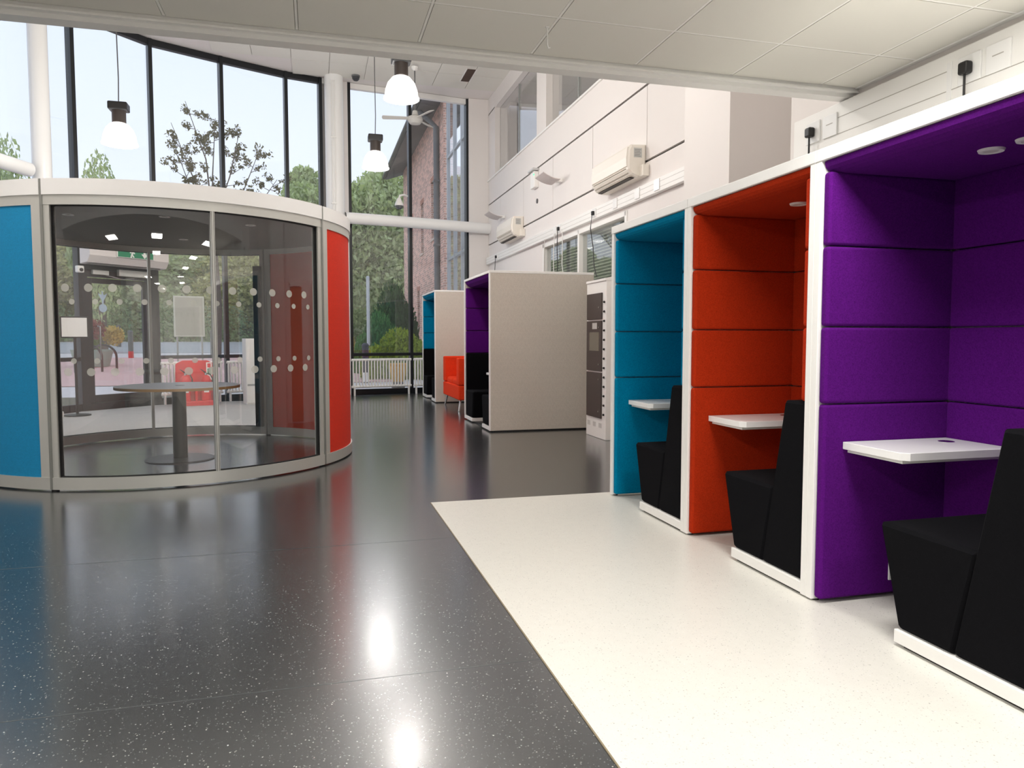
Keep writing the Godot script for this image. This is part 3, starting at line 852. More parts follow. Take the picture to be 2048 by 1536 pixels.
func build_lamps():
	pendant(v3(-2.57, 3.98, -11.52), "bell shaped pendant lamp hanging in the left windows above the pod")
	pendant(v3(1.08, 4.23, -13.18), "lower bell shaped pendant lamp beside the round column")
	pendant(v3(1.16, 4.42, -9.94), "largest bell shaped pendant lamp just under the ceiling edge")
	pendant(v3(-2.57, 4.4, -5.7), "bell shaped pendant lamp hidden above the low ceiling, before the pod")
	pendant(v3(1.16, 4.42, -6.5), "bell shaped pendant lamp hidden above the low ceiling, over the walkway")
	var f := thing("ceiling_fan", "white three-blade ceiling fan on a long rod before the brick gable", "fan", v3(2.09, 5.78, -15.54))
	part(f, "rod", cyl(0.014, 0.014, 0.92, 10), mat(c8(110, 110, 112), 0.4), v3(0, 0.60, 0))
	part(f, "canopy", lathe([v2(0.0, 1.08), v2(0.07, 1.08), v2(0.06, 1.03), v2(0.02, 1.0), v2(0.0, 1.0)], 20), M.white)
	part(f, "motor", lathe([v2(0.0, 0.2), v2(0.05, 0.19), v2(0.07, 0.1), v2(0.15, 0.06), v2(0.16, 0.0), v2(0.11, -0.07), v2(0.0, -0.09)], 24), mat(c8(196, 194, 190), 0.5))
	for k in 3:
		var a := deg_to_rad(172.0 + 120.0 * k)
		var bl := part(f, "blade", prism(PackedVector2Array([v2(0.14, -0.05), v2(0.66, -0.065), v2(0.68, 0.0), v2(0.66, 0.065), v2(0.14, 0.05)]), Vector3.RIGHT, Vector3.BACK, Vector3.UP, -0.005, 0.005), mat(c8(214, 212, 208), 0.5), v3(0, 0.04, 0))
		bl.basis = Basis(Vector3.UP, a) * Basis(Vector3.RIGHT, 0.3)
	var c := thing("dome_camera", "white dome security camera on an arm fixed to the facade mullion", "camera", v3(2.13, 4.50, -17.25))
	part(c, "arm", tube([v3(0, 0.06, -0.06), v3(-0.08, 0.07, 0.05), v3(-0.18, 0.04, 0.08), v3(-0.2, -0.02, 0.08)], 0.025, 10), M.white)
	part(c, "housing", lathe([v2(0.0, 0.0), v2(0.04, -0.01), v2(0.07, -0.08), v2(0.1, -0.15), v2(0.1, -0.18), v2(0.0, -0.18)], 20), M.white, v3(-0.2, -0.01, 0.08))
	part(c, "dome", lathe([v2(0.085, -0.18), v2(0.075, -0.23), v2(0.04, -0.26), v2(0.0, -0.265)], 18), mat(c8(90, 92, 96), 0.15), v3(-0.2, -0.01, 0.08))

# ------------------------------------------------------------------ things by the entrance
func radiator(a: Vector2, b: Vector2, label: String):
	var d := b - a
	var L := d.length()
	var r := thing("column_radiator", label, "radiator", v3(a.x, 0, a.y), atan2(-d.y, d.x), "white column radiators under the windows")
	var n := int(L / 0.068)
	for y in [0.2, 0.8]: part(r, "header", tube([v3(0, y, 0), v3(L, y, 0)], 0.03, 10), M.white)
	for i in n:
		part(r, "column_bar", rbox(v3(0.026, 0.62, 0.07), 0.01), M.white, v3((i + 0.5) * L / n, 0.5, 0))
	for x in [0.06, L - 0.06]: rbx(r, "foot", v3(x - 0.015, 0.0, -0.03), v3(x + 0.015, 0.2, 0.03), 0.004, M.white)

func build_entrance():
	var mt := structure("floor_002", "pale grey barrier matting between the pod and the entrance", "mat")
	part(mt, "sheet", prism(PackedVector2Array([v2(-0.75, -10.7), v2(-0.75, -15.9), v2(-1.75, -15.95), v2(-2.95, -15.4), v2(-3.95, -14.35), v2(-4.6, -13.0), v2(-4.6, -10.7)]), Vector3.RIGHT, Vector3.BACK, Vector3.UP, 0.0, 0.004), M.mat_grey)
	radiator(v2(0.80, -16.78), v2(2.16, -17.08), "white column radiator under the window beside the round column")
	radiator(v2(2.22, -17.09), v2(3.5, -17.35), "white column radiator half hidden behind the far blue booth")
	radiator(v2(-1.72, -15.95), v2(-0.55, -16.5), "white column radiator seen through the pod behind the white cabinet")
	radiator(v2(-2.85, -15.42), v2(-1.8, -15.93), "white column radiator behind the red extinguisher stand")
	# entrance door
	var b: Vector2 = F[7]
	var a: Vector2 = F[6]
	var d := a - b
	var L := d.length()
	var dr := structure("door_2", "black framed glazed entrance door", "door", v3(b.x, 0, b.y), atan2(-d.y, d.x))
	rbx(dr, "frame_post", v3(0.035, 0, -0.07), v3(0.13, 2.5, 0.07), 0.006, M.frame_black)
	rbx(dr, "frame_post", v3(L - 0.2, 0, -0.07), v3(L - 0.035, 2.5, 0.07), 0.006, M.frame_black)
	rbx(dr, "frame_head", v3(0.13, 2.38, -0.07), v3(L - 0.2, 2.5, 0.07), 0.006, M.frame_black)
	rbx(dr, "stile", v3(0.15, 0.02, -0.03), v3(0.23, 2.36, 0.03), 0.005, M.frame_black)
	rbx(dr, "stile", v3(L - 0.3, 0.02, -0.03), v3(L - 0.22, 2.36, 0.03), 0.005, M.frame_black)
	rbx(dr, "bottom_rail", v3(0.23, 0.125, -0.03), v3(L - 0.3, 0.26, 0.03), 0.005, M.frame_black)
	rbx(dr, "top_rail", v3(0.23, 2.27, -0.03), v3(L - 0.3, 2.36, 0.03), 0.005, M.frame_black)
	bx(dr, "pane", v3(0.23, 0.26, -0.004), v3(L - 0.3, 2.27, 0.004), M.glass)
	rbx(dr, "door_closer", v3(0.2, 2.42, 0.07), v3(0.5, 2.5, 0.13), 0.008, M.alu)
	rbx(dr, "door_closer", v3(0.68, 2.42, 0.07), v3(1.28, 2.54, 0.15), 0.008, M.alu)
	part(dr, "closer_arm", tube([v3(0.45, 2.42, 0.1), v3(0.75, 2.36, 0.14), v3(1.0, 2.40, 0.1)], 0.01, 6), M.steel)
	part(dr, "pull_handle", tube([v3(0.32, 0.9, 0.03), v3(0.32, 0.9, 0.09), v3(0.32, 1.5, 0.09), v3(0.32, 1.5, 0.03)], 0.014, 8), M.steel)
	# emblem on the door glass: pale blue bird upright on a ball
	var em := mat(c8(186, 206, 226), 0.6)
	part(dr, "emblem_ball", cyl(0.075, 0.075, 0.002, 24), em, v3(0.44, 1.83, 0.006), v3(PI / 2, 0, 0))
	part(dr, "emblem_bird", prism(PackedVector2Array([v2(-0.012, 0.07), v2(0.012, 0.07), v2(0.022, 0.15), v2(0.05, 0.19), v2(0.085, 0.27), v2(0.03, 0.235), v2(0.012, 0.25), v2(0.006, 0.30), v2(-0.022, 0.305), v2(-0.012, 0.27), v2(-0.03, 0.235), v2(-0.085, 0.27), v2(-0.05, 0.19), v2(-0.022, 0.15)]), Vector3.RIGHT, Vector3.UP, Vector3.BACK, 0.005, 0.007), em, v3(0.44, 1.83, 0))
	# air curtain with the exit sign
	var turn := atan2(-d.y, d.x)
	var h := thing("air_curtain", "white air curtain box over the entrance door", "air curtain", v3(-3.93, 2.58, -14.42), turn)
	part(h, "case", prism(PackedVector2Array([v2(0.0, 0.0), v2(0.22, 0.02), v2(0.3, 0.14), v2(0.3, 0.36), v2(0.0, 0.36)]), Vector3.BACK, Vector3.UP, Vector3.RIGHT, 0.02, 1.56, 0.01), mat(c8(228, 222, 220), 0.5))
	bx(h, "outlet", v3(0.1, -0.004, 0.05), v3(1.46, 0.01, 0.18), mat(c8(140, 138, 136), 0.6))
	var cable := part(h, "cable", tube([v3(0.02, 0.34, 0.1), v3(-0.06, 0.38, 0.1), v3(-0.14, 0.33, 0.1), v3(-0.08, 0.28, 0.1), v3(0.02, 0.3, 0.1)], 0.009, 6), M.white)
	var ex := thing("exit_sign", "green running figure exit sign above the entrance door", "sign", v3(-3.93, 2.725, -14.42), turn)
	rbx(ex, "housing", v3(0.5, 0.0, 0.302), v3(1.22, 0.20, 0.33), 0.006, M.white)
	bx(ex, "green_face", v3(0.515, 0.01, 0.33), v3(1.205, 0.19, 0.333), M.green)
	var man: Material = M.white
	part(ex, "figure_head", cyl(0.018, 0.018, 0.002, 14), man, v3(0.80, 0.155, 0.334), v3(PI / 2, 0, 0))
	part(ex, "figure", prism(PackedVector2Array([v2(0.0, 0.0), v2(0.025, 0.0), v2(0.035, 0.04), v2(0.06, 0.015), v2(0.085, 0.02), v2(0.055, 0.06), v2(0.06, 0.09), v2(0.09, 0.075), v2(0.095, 0.095), v2(0.055, 0.13), v2(0.02, 0.125), v2(-0.01, 0.095), v2(0.005, 0.085), v2(0.03, 0.105), v2(0.015, 0.06)]), Vector3.RIGHT, Vector3.UP, Vector3.BACK, 0.332, 0.335), man, v3(0.745, 0.0, 0))
	part(ex, "arrow", prism(PackedVector2Array([v2(-0.022, 0.15), v2(0.022, 0.15), v2(0.022, 0.08), v2(0.065, 0.08), v2(0.0, 0.0), v2(-0.065, 0.08), v2(-0.022, 0.08)]), Vector3.RIGHT, Vector3.UP, Vector3.BACK, 0.332, 0.335), man, v3(1.03, 0.01, 0))
	# sensor beside the door head
	var sn := thing("door_sensor", "small white sensor on the mullion left of the entrance door", "sensor", v3(-3.93, 2.42, -14.42), turn)
	rbx(sn, "case", v3(-0.07, 0, 0.0), v3(0.05, 0.12, 0.09), 0.02, M.white, 2)
	part(sn, "lens", cyl(0.03, 0.03, 0.02, 16), M.black, v3(-0.01, 0.05, 0.095), v3(PI / 2, 0, 0))
	# sign on a stand
	var s := thing("sign_stand", "white blank sign board on a black post before the entrance door", "sign", v3(-3.80, 0, -13.6), -0.27 + 0.52)
	part(s, "base", lathe([v2(0.0, 0.0), v2(0.2, 0.0), v2(0.2, 0.025), v2(0.05, 0.04), v2(0.0, 0.04)], 32), M.black)
	part(s, "post", cyl(0.022, 0.022, 1.3, 14), M.black, v3(0, 0.67, 0))
	rbx(s, "frame", v3(-0.2, 1.29, 0.02), v3(0.2, 1.64, 0.045), 0.006, M.black)
	bx(s, "sheet", v3(-0.18, 1.31, 0.045), v3(0.18, 1.62, 0.047), M.white)
	# fire extinguishers on a stand
	var e := thing("extinguisher_stand", "red moulded fire extinguisher stand by the entrance window", "stand", v3(-2.2, 0, -15.18), -0.27 + 0.5)
	part(e, "back_board", prism(corner_rounded([v2(-0.36, 0.05), v2(0.36, 0.05), v2(0.34, 0.80), v2(0.22, 0.86), v2(-0.22, 0.86), v2(-0.34, 0.80)], 0.05), Vector3.RIGHT, Vector3.UP, Vector3.BACK, -0.14, -0.08, 0.01), M.red)
	rbx(e, "tray", v3(-0.37, 0.0, -0.14), v3(0.37, 0.09, 0.16), 0.015, M.red, 2)
	for x in [-0.35, 0.0, 0.35]: rbx(e, "divider", v3(x - 0.02, 0.09, -0.09), v3(x + 0.02, 0.34, 0.1), 0.01, M.red)
	rbx(e, "notice", v3(0.2, 0.48, -0.08), v3(0.3, 0.82, -0.072), 0.002, M.white)
	rbx(e, "notice_green_patch", v3(0.22, 0.60, -0.072), v3(0.28, 0.70, -0.07), 0.0008, M.green)
	rbx(e, "notice_red_patch", v3(0.22, 0.72, -0.072), v3(0.28, 0.80, -0.07), 0.0008, M.red)
	for q in [[-0.18, "red fire extinguisher with white label, left on the red stand"], [0.18, "red fire extinguisher right on the red stand below the notice"]]:
		var base := e.transform * v3(q[0], 0.09, 0.01)
		var x := thing("fire_extinguisher", q[1], "extinguisher", base, e.rotation.y, "fire extinguishers on the red stand")
		part(x, "cylinder", lathe([v2(0.0, 0.0), v2(0.085, 0.0), v2(0.09, 0.02), v2(0.09, 0.40), v2(0.07, 0.46), v2(0.03, 0.49), v2(0.0, 0.49)], 28), M.red)
		part(x, "valve", cyl(0.02, 0.025, 0.05, 12), M.steel, v3(0, 0.51, 0))
		part(x, "lever", prism(PackedVector2Array([v2(-0.02, 0.53), v2(0.02, 0.53), v2(-0.07, 0.60), v2(-0.11, 0.61), v2(-0.06, 0.57)]), Vector3.RIGHT, Vector3.UP, Vector3.BACK, -0.012, 0.012), M.black)
		part(x, "hose", tube([v3(0.02, 0.52, 0.02), v3(0.08, 0.50, 0.03), v3(0.115, 0.42, 0.03), v3(0.11, 0.2, 0.03)], 0.012, 8), M.black)
		part(x, "label_sheet", arc_wall(0.0905, 0.0915, -30, 30, 0.16, 0.30), M.white)
	# white cabinet
	var c := thing("white_cabinet", "white upright cabinet between the radiators seen through the pod", "cabinet", v3(-1.18, 0, -15.3), 0.25)
	rbx(c, "body", v3(-0.15, 0.0, -0.2), v3(0.15, 1.28, 0.2), 0.008, M.white)
	rbx(c, "door", v3(-0.14, 0.38, 0.2), v3(0.14, 1.26, 0.212), 0.004, M.white)
	rbx(c, "drawer", v3(-0.14, 0.03, 0.2), v3(0.14, 0.36, 0.212), 0.004, M.white)
	bx(c, "handle_recess", v3(-0.13, 0.36, 0.198), v3(0.13, 0.40, 0.2125), mat(c8(176, 176, 176), 0.6))

# ------------------------------------------------------------------ fittings on the walls
func ac_unit(z: float, label: String):
	var t := thing("air_conditioner", label, "air conditioner", v3(4.098, 3.32, z), 0.0, "split air conditioners on the panelled wall")
	var m := mat(c8(238, 232, 222), 0.4)
	var prof := PackedVector2Array([v2(0.0, 0.0), v2(-0.12, 0.0), v2(-0.2, 0.03), v2(-0.245, 0.09), v2(-0.25, 0.2), v2(-0.24, 0.34), v2(-0.21, 0.40), v2(0.0, 0.41)])
	part(t, "case", prism(prof, Vector3.RIGHT, Vector3.UP, Vector3.BACK, -0.62, 0.62, 0.02), m)
	part(t, "front_panel", prism(PackedVector2Array([v2(-0.245, 0.12), v2(-0.262, 0.13), v2(-0.265, 0.24), v2(-0.25, 0.36), v2(-0.235, 0.37)]), Vector3.RIGHT, Vector3.UP, Vector3.BACK, -0.60, 0.60), m)
	for q in [[-0.252, 0.105, 0.012], [-0.19, 0.018, 0.03], [-0.225, 0.055, 0.02]]:
		rbx(t, "louvre", v3(q[0] - 0.008, q[1] - 0.005, -0.56), v3(q[0] + q[2], q[1] + 0.005, 0.56), 0.003, mat(c8(196, 188, 176), 0.5))
	bx(t, "slot", v3(-0.185, -0.004, -0.54), v3(-0.13, 0.004, 0.54), mat(c8(70, 64, 60), 0.7))
	bx(t, "rating_label", v3(-0.17, 0.24, 0.619), v3(-0.06, 0.36, 0.6215), mat(c8(196, 196, 192), 0.6))
	for k in 5: bx(t, "label_line", v3(-0.16, 0.255 + k * 0.02, 0.6212), v3(-0.075 - 0.01 * (k % 2), 0.261 + k * 0.02, 0.6222), mat(c8(120, 120, 118), 0.6))
	rbx(t, "pipe_cover", v3(-0.09, 0.0, 0.6), v3(0.0, 0.14, 0.72), 0.008, m)

func uplighter(z: float, label: String):
	var t := thing("wall_uplighter", label, "wall lamp", v3(4.1, 3.92, z), 0.0, "curved plate uplighters on the panelled wall")
	var pts := PackedVector2Array()
	for k in 9: pts.append(v2(-0.40 + 0.30 * k / 8.0, 0.10 * pow(1.0 - k / 8.0, 2.0)))
	for k in 9: pts.append(v2(-0.10 - 0.30 * k / 8.0, 0.10 * pow(k / 8.0, 2.0) + 0.012))
	part(t, "curved_plate", prism(pts, Vector3.RIGHT, Vector3.UP, Vector3.BACK, -0.24, 0.24), mat(c8(214, 206, 204), 0.6))
	rbx(t, "bracket", v3(-0.12, 0.0, -0.06), v3(0.0, 0.06, 0.06), 0.006, M.white)

func cable(points: Array, label: String, m: Material):
	meta(part(self, numbered("hanging_cable"), tube(points, 0.007, 6), m), label, "cable", "cables hanging from the wall trunking")

func build_wall_fittings():
	var X := 4.1
	ac_unit(-9.35, "white air conditioner nearest the viewer on the panelled wall")
	ac_unit(-15.0, "white air conditioner at the far end of the panelled wall")
	uplighter(-12.05, "curved wall uplighter right of the emergency light")
	uplighter(-15.95, "curved wall uplighter above the far air conditioner")
	var e := thing("emergency_light", "small white emergency lamp with a green indicator on the panelled wall", "emergency light", v3(X, 4.1, -13.5))
	rbx(e, "case", v3(-0.09, 0.0, -0.13), v3(0.0, 0.30, 0.13), 0.015, M.white, 2)
	rbx(e, "top_plate", v3(-0.13, 0.31, -0.18), v3(0.0, 0.35, 0.16), 0.01, mat(c8(206, 206, 206), 0.5))
	part(e, "stem", cyl(0.02, 0.02, 0.05, 10), M.white, v3(-0.06, 0.30, 0))
	rbx(e, "indicator_light", v3(-0.096, 0.22, 0.08), v3(-0.088, 0.245, 0.128), 0.003, glow(c8(70, 240, 140), 1.5))
	var tm := thing("wall_button", "small dark oval button on the panelled wall under the emergency light", "button", v3(X, 3.86, -13.45))
	part(tm, "disc", cyl(0.045, 0.045, 0.016, 20), mat(c8(96, 92, 92), 0.5), v3(-0.008, 0, 0), v3(0, 0, PI / 2))
	# trunking of the atrium wall
	var tr := thing("cable_trunking", "long white cable trunking along the panelled wall over the lower window", "trunking", v3(X, 3.045, -12.05))
	rbx(tr, "channel", v3(-0.07, 0.0, -5.4), v3(0.0, 0.165, 5.4), 0.006, M.white)
	for y in [0.05, 0.115]: bx(tr, "lid_line", v3(-0.0715, y - 0.002, -5.4), v3(-0.07, y + 0.002, 5.4), mat(c8(190, 186, 182), 0.6))
	for z in [-4.3, -0.13, 0.12, 1.72, 2.5, 3.22, 3.78]:
		rbx(tr, "socket_plate", v3(-0.082, 0.02, z - 0.07), v3(-0.07, 0.15, z + 0.07), 0.003, M.white_gloss)
	for z in [-4.3, 0.12, 1.72]:
		rbx(tr, "plug", v3(-0.12, 0.05, z - 0.025), v3(-0.08, 0.11, z + 0.025), 0.008, M.black)
	var wc: Material = M.white
	var pc := mat(c8(40, 40, 40), 0.5)
	cable([v3(X - 0.11, 3.10, -11.93), v3(X - 0.12, 2.8, -11.92), v3(X - 0.1, 2.5, -11.95), v3(X - 0.12, 2.2, -11.94)], "black cable hanging to the beige booth from the middle socket", pc)
	cable([v3(X - 0.09, 3.08, -12.16), v3(X - 0.1, 2.7, -12.17), v3(X - 0.1, 2.2, -12.16)], "white cable left of the black one above the beige booth", wc)
	cable([v3(X - 0.09, 3.08, -11.75), v3(X - 0.1, 2.8, -11.70), v3(X - 0.12, 2.5, -11.66), v3(X - 0.1, 2.2, -11.6)], "white cable right of the black one above the beige booth", wc)
	cable([v3(X - 0.11, 3.10, -10.33), v3(X - 0.13, 2.9, -10.34), v3(X - 0.18, 2.6, -10.1), v3(X - 0.3, 2.3, -9.75), v3(X - 0.4, 2.12, -9.4)], "long black cable curving down to the locker top", pc)
	cable([v3(X - 0.11, 3.10, -16.35), v3(X - 0.12, 2.8, -16.36), v3(X - 0.12, 2.2, -16.3)], "black cable at the far end of the trunking", pc)
	cable([v3(X - 0.08, 3.05, -12.75), v3(X - 0.1, 2.75, -12.7), v3(X - 0.1, 2.2, -12.72)], "pale cable hanging beside the lower window frame", mat(c8(206, 202, 198), 0.6))
	# trunking behind the near booths
	var nt := thing("cable_trunking", "white two-channel cable trunking on the wall over the near booths", "trunking", v3(3.2, 2.44, -4.40))
	rbx(nt, "channel", v3(-0.055, 0.0, 0.0), v3(0.0, 0.29, 6.2), 0.006, M.white)
	for q in [[0.10, 0.31, 6.2], [0.20, 0.31, 1.25]]: bx(nt, "lid_line", v3(-0.0565, q[0] - 0.002, q[1]), v3(-0.0549, q[0] + 0.002, q[2]), mat(c8(176, 172, 164), 0.6))
	for z in [0.21, 0.37, 1.39, 1.55]:
		rbx(nt, "socket_plate", v3(-0.066, 0.10, z - 0.065), v3(-0.055, 0.235, z + 0.065), 0.003, M.white_gloss)
	for z in [0.37, 1.55]: bx(nt, "blank_line", v3(-0.0672, 0.175, z - 0.03), v3(-0.066, 0.18, z + 0.03), mat(c8(180, 176, 170), 0.6))
	bx(nt, "joint_clip", v3(-0.058, 0.0, 1.25), v3(-0.0549, 0.24, 1.28), M.white_gloss)
	for q in [[0.21, "black plug with cable behind the orange and purple booth joint"], [1.39, "black plug with cable above the purple booth"]]:
		var p := thing("mains_plug", q[1], "plug", v3(3.2 - 0.066, 2.605, -4.40 + q[0]), 0.0, "black mains plugs over the near booths")
		rbx(p, "body", v3(-0.045, -0.03, -0.028), v3(0.0, 0.032, 0.028), 0.012, M.black, 2)
		part(p, "cable", tube([v3(-0.025, -0.025, 0), v3(-0.026, -0.15, 0.002), v3(-0.02, -0.42, 0.0)], 0.006, 6), M.black)

# ------------------------------------------------------------------ outside
func leaf_cloud(n: int, size: float, blobs: Array, s: int) -> Mesh:
	var r := RandomNumberGenerator.new()
	r.seed = s
	var st := SurfaceTool.new()
	st.begin(Mesh.PRIMITIVE_TRIANGLES)
	for i in n:
		var b = blobs[r.randi() % blobs.size()]
		var d := v3(r.randfn(), r.randfn(), r.randfn()).normalized()
		var p: Vector3 = b[0] + d * b[1] * pow(r.randf(), 0.45)
		var u := v3(r.randfn(), r.randfn(), r.randfn()).normalized()
		var w := u.cross(v3(r.randfn(), r.randfn(), r.randfn()).normalized()).normalized()
		var k := size * r.randf_range(0.6, 1.3)
		var g := r.randf_range(0.55, 1.25)
		var nn := u.cross(w)
		for q in [-u, w * 0.5, u, -u, u, -w * 0.5]:
			st.set_color(Color(g, g * r.randf_range(0.95, 1.05), g))
			st.set_normal(nn)
			st.add_vertex(p + q * k)
	return st.commit()

func leaves(c: Color) -> StandardMaterial3D:
	var m := mat(c, 0.8)
	m.vertex_color_use_as_albedo = true
	m.metallic_specular = 0.2
	m.backlight_enabled = true
	m.backlight = Color(0.8, 0.85, 0.58)
	return m

func tree(at: Vector3, h: float, w: float, mesh: Mesh, m: Material, label: String, turn: float):
	var t := thing("tree", label, "tree", at, turn, "trees outside the facade")
	part(t, "trunk", tube([v3(0, -0.3, 0), v3(0.05, h * 0.3, 0), v3(0, h * 0.6, 0.05)], 0.02 * h, 8, 0.008 * h), M.bark)
	var f := part(t, "foliage", mesh, m, v3(0, h * 0.52, 0))
	f.scale = v3(w, h * 0.48, w)
	f.set_meta("kind", "stuff")

func ground_y(z: float) -> float: return clampf((-z - 18.0) * 0.042, 0.0, 1.1)

func build_outside():
	# sloping forecourt
	var g := structure("ground", "pale paved forecourt outside the glass", "ground")
	part(g, "forecourt", prism(PackedVector2Array([v2(-4.0, -0.3), v2(-4.0, -0.16), v2(18.0, -0.03), v2(44.0, 1.09), v2(120.0, 1.6), v2(120.0, -0.3)]), Vector3.FORWARD, Vector3.UP, Vector3.RIGHT, -70, 60), M.paving)
	var red := structure("ground_001", "band of pink paving crossing the forecourt", "paving")
	part(red, "band", prism(PackedVector2Array([v2(20.5, 0.09), v2(20.5, 0.1), v2(31.0, 0.552), v2(31.0, 0.54)]), Vector3.FORWARD, Vector3.UP, Vector3.RIGHT, -30, 2.2), M.red_paving)
	var rd := structure("ground_002", "grey road beyond the forecourt", "road")
	part(rd, "surface", prism(PackedVector2Array([v2(34.0, 0.66), v2(34.0, 0.69), v2(43.0, 1.08), v2(43.0, 1.06)]), Vector3.FORWARD, Vector3.UP, Vector3.RIGHT, -60, 50), textured(Color.WHITE, speckle_texture(256, c8(176, 180, 182), [[800, c8(150, 154, 156), 1.5]], 21), 0.4, 0.9))
	# crowns shared between trees
	var ball := [[v3(0, 0.1, 0), 0.75], [v3(0.4, -0.3, 0.2), 0.6], [v3(-0.4, -0.25, -0.2), 0.6], [v3(0.1, 0.5, -0.1), 0.5], [v3(-0.25, 0.3, 0.35), 0.45], [v3(0.3, 0.25, -0.4), 0.45]]
	var A := leaf_cloud(26000, 0.042, ball, 1)
	var B := leaf_cloud(22000, 0.045, [[v3(0, 0, 0), 0.8], [v3(0.5, 0.3, 0), 0.45], [v3(-0.5, 0.35, 0.1), 0.45], [v3(0, 0.7, 0), 0.35], [v3(0.1, -0.5, 0.3), 0.6]], 2)
	var C := leaf_cloud(5000, 0.04, [[v3(0, 0.55, 0), 0.35], [v3(0.45, 0.2, 0.1), 0.35], [v3(-0.45, 0.25, 0), 0.35], [v3(0.2, -0.2, 0.3), 0.45], [v3(-0.2, -0.35, -0.2), 0.45], [v3(0.7, -0.1, 0), 0.25], [v3(-0.65, -0.15, 0.1), 0.25]], 3)
	var g1 := leaves(Color(0.62, 0.70, 0.50))
	var g2 := leaves(Color(0.80, 0.85, 0.66))
	var g3 := leaves(Color(0.88, 0.86, 0.62))
	var g4 := leaves(Color(0.62, 0.70, 0.52))
	var list := [
		[v3(3.4, 0, -40), 9.6, 3.6, A, g2, "broad green tree left of the brick gable"],
		[v3(-0.4, 0, -43), 9.5, 3.2, B, g2, "green tree seen low in the window left of the round column"],
		[v3(-8.3, 0, -33.5), 8.6, 1.7, C, g2, "thin crowned tree under the left hanging lamp"],
		[v3(-8.8, 0, -25.5), 7.4, 1.5, C, g2, "leafy tree at the left edge behind the slim column"],
		[v3(-5.0, 0, -50), 6.6, 4.2, A, g3, "yellow-green tree behind the entrance seen through the pod"],
		[v3(-9.6, 0, -49), 6.4, 4.0, B, g2, "mid green tree behind the entrance seen through the pod"],
		[v3(-14.6, 0, -47), 6.8, 4.0, A, g3, "yellowing tree beyond the entrance at the far left"],
		[v3(-1.6, 0, -48), 6.2, 3.4, B, g3, "olive tree behind the white cabinet"],
		[v3(1.2, 0, -47), 7.4, 3.2, A, g1, "dark green tree behind the thin steel pole"],
		[v3(-20.0, 0, -44), 7.5, 4.0, B, g2, "wide tree on the far left of the forecourt"]]
	for i in list.size():
		var q = list[i]
		tree(q[0] + v3(0, ground_y(q[0].z), 0), q[1], q[2], q[3], q[4], q[5], i * 1.3)
	# bare tree with sparse leaves
	var bt := thing("bare_tree", "slender tree with sparse leaves on thin branches against the sky", "tree", v3(-3.1, ground_y(-26), -26.0), 0.0, "trees outside the facade")
	var st := SurfaceTool.new()
	st.begin(Mesh.PRIMITIVE_TRIANGLES)
	tube_into(st, [v3(0, -0.3, 0), v3(0.1, 2.0, 0), v3(0.0, 4.2, 0.0), v3(0.05, 5.4, 0)], 0.12, 0.06, 8)
	var tips := []
	var r := RandomNumberGenerator.new()
	r.seed = 31
	var limbs := [[v3(0.0, 4.6, 0), v3(-0.75, 8.5, 0.1)], [v3(0.02, 4.2, 0), v3(-1.25, 7.9, -0.3)], [v3(0.0, 4.4, 0), v3(0.15, 8.0, 0.2)], [v3(0.05, 4.8, 0), v3(0.85, 7.6, 0.1)], [v3(0.05, 4.0, 0), v3(1.45, 7.0, 0.2)], [v3(0.05, 3.8, 0), v3(2.0, 6.2, 0)], [v3(0.0, 3.9, 0), v3(-0.9, 6.6, 0.5)], [v3(0.0, 3.6, 0), v3(1.2, 5.6, 0.6)], [v3(0.0, 3.3, 0), v3(-0.9, 5.4, -0.5)]]
	for l in limbs:
		var a: Vector3 = l[0]
		var b: Vector3 = l[1]
		var mid := a.lerp(b, 0.5) + v3(r.randfn() * 0.12, r.randfn() * 0.1, r.randfn() * 0.1)
		tube_into(st, [a, mid, b], 0.035, 0.008, 5)
		for k in 9:
			var f := r.randf_range(0.35, 1.0)
			var s := a.lerp(mid, f * 2) if f < 0.5 else mid.lerp(b, f * 2 - 1)
			var e := s + v3(r.randfn() * 0.28, r.randf_range(0.0, 0.45), r.randfn() * 0.28)
			tube_into(st, [s, s.lerp(e, 0.5) + v3(0, -0.03, 0), e], 0.012, 0.005, 4)
			tips.append([e, 0.16])
			tips.append([s.lerp(e, 0.6), 0.12])
	part(bt, "branches", st.commit(), M.bark)
	var lf := part(bt, "foliage", leaf_cloud(4200, 0.055, tips, 33), leaves(Color(0.45, 0.42, 0.30)))
	lf.set_meta("kind", "stuff")
	# shrubs in the bed by the brick wall
	var low := [[v3(0, 0.25, 0), 0.5], [v3(0.5, 0.15, 0.1), 0.4], [v3(-0.5, 0.1, 0), 0.4], [v3(0.15, 0.35, 0.3), 0.35]]
	var sh := leaf_cloud(14000, 0.04, low, 41)
	var bushes := [
		[v3(2.35, 0.05, -21.4), v3(1.25, 1.9, 0.9), Color(0.60, 0.68, 0.22), "bright yellow-green spreading juniper by the brick wall", "shrub"],
		[v3(1.95, 0, -23.2), v3(0.9, 2.6, 0.8), Color(0.34, 0.56, 0.32), "upright green shrub behind the juniper", "shrub"],
		[v3(2.6, 0, -26.0), v3(1.1, 4.0, 1.3), Color(0.24, 0.40, 0.20), "tall dark evergreen hedge left of the brick wall", "hedge"],
		[v3(0.8, 0.3, -24.6), v3(0.6, 1.6, 0.6), Color(0.82, 0.74, 0.44), "pale yellow flowering shrub in the red edged bed", "shrub"]]
	for q in bushes:
		var b := thing("garden_shrub", q[3], q[4], q[0] + v3(0, ground_y(q[0].z), 0))
		part(b, "stem", tube([v3(0, -0.1, 0), v3(0.02, 0.3 * q[1].y, 0)], 0.04, 6), M.bark)
		var fo := part(b, "foliage", sh, leaves(q[2]))
		fo.scale = q[1]
		fo.set_meta("kind", "stuff")
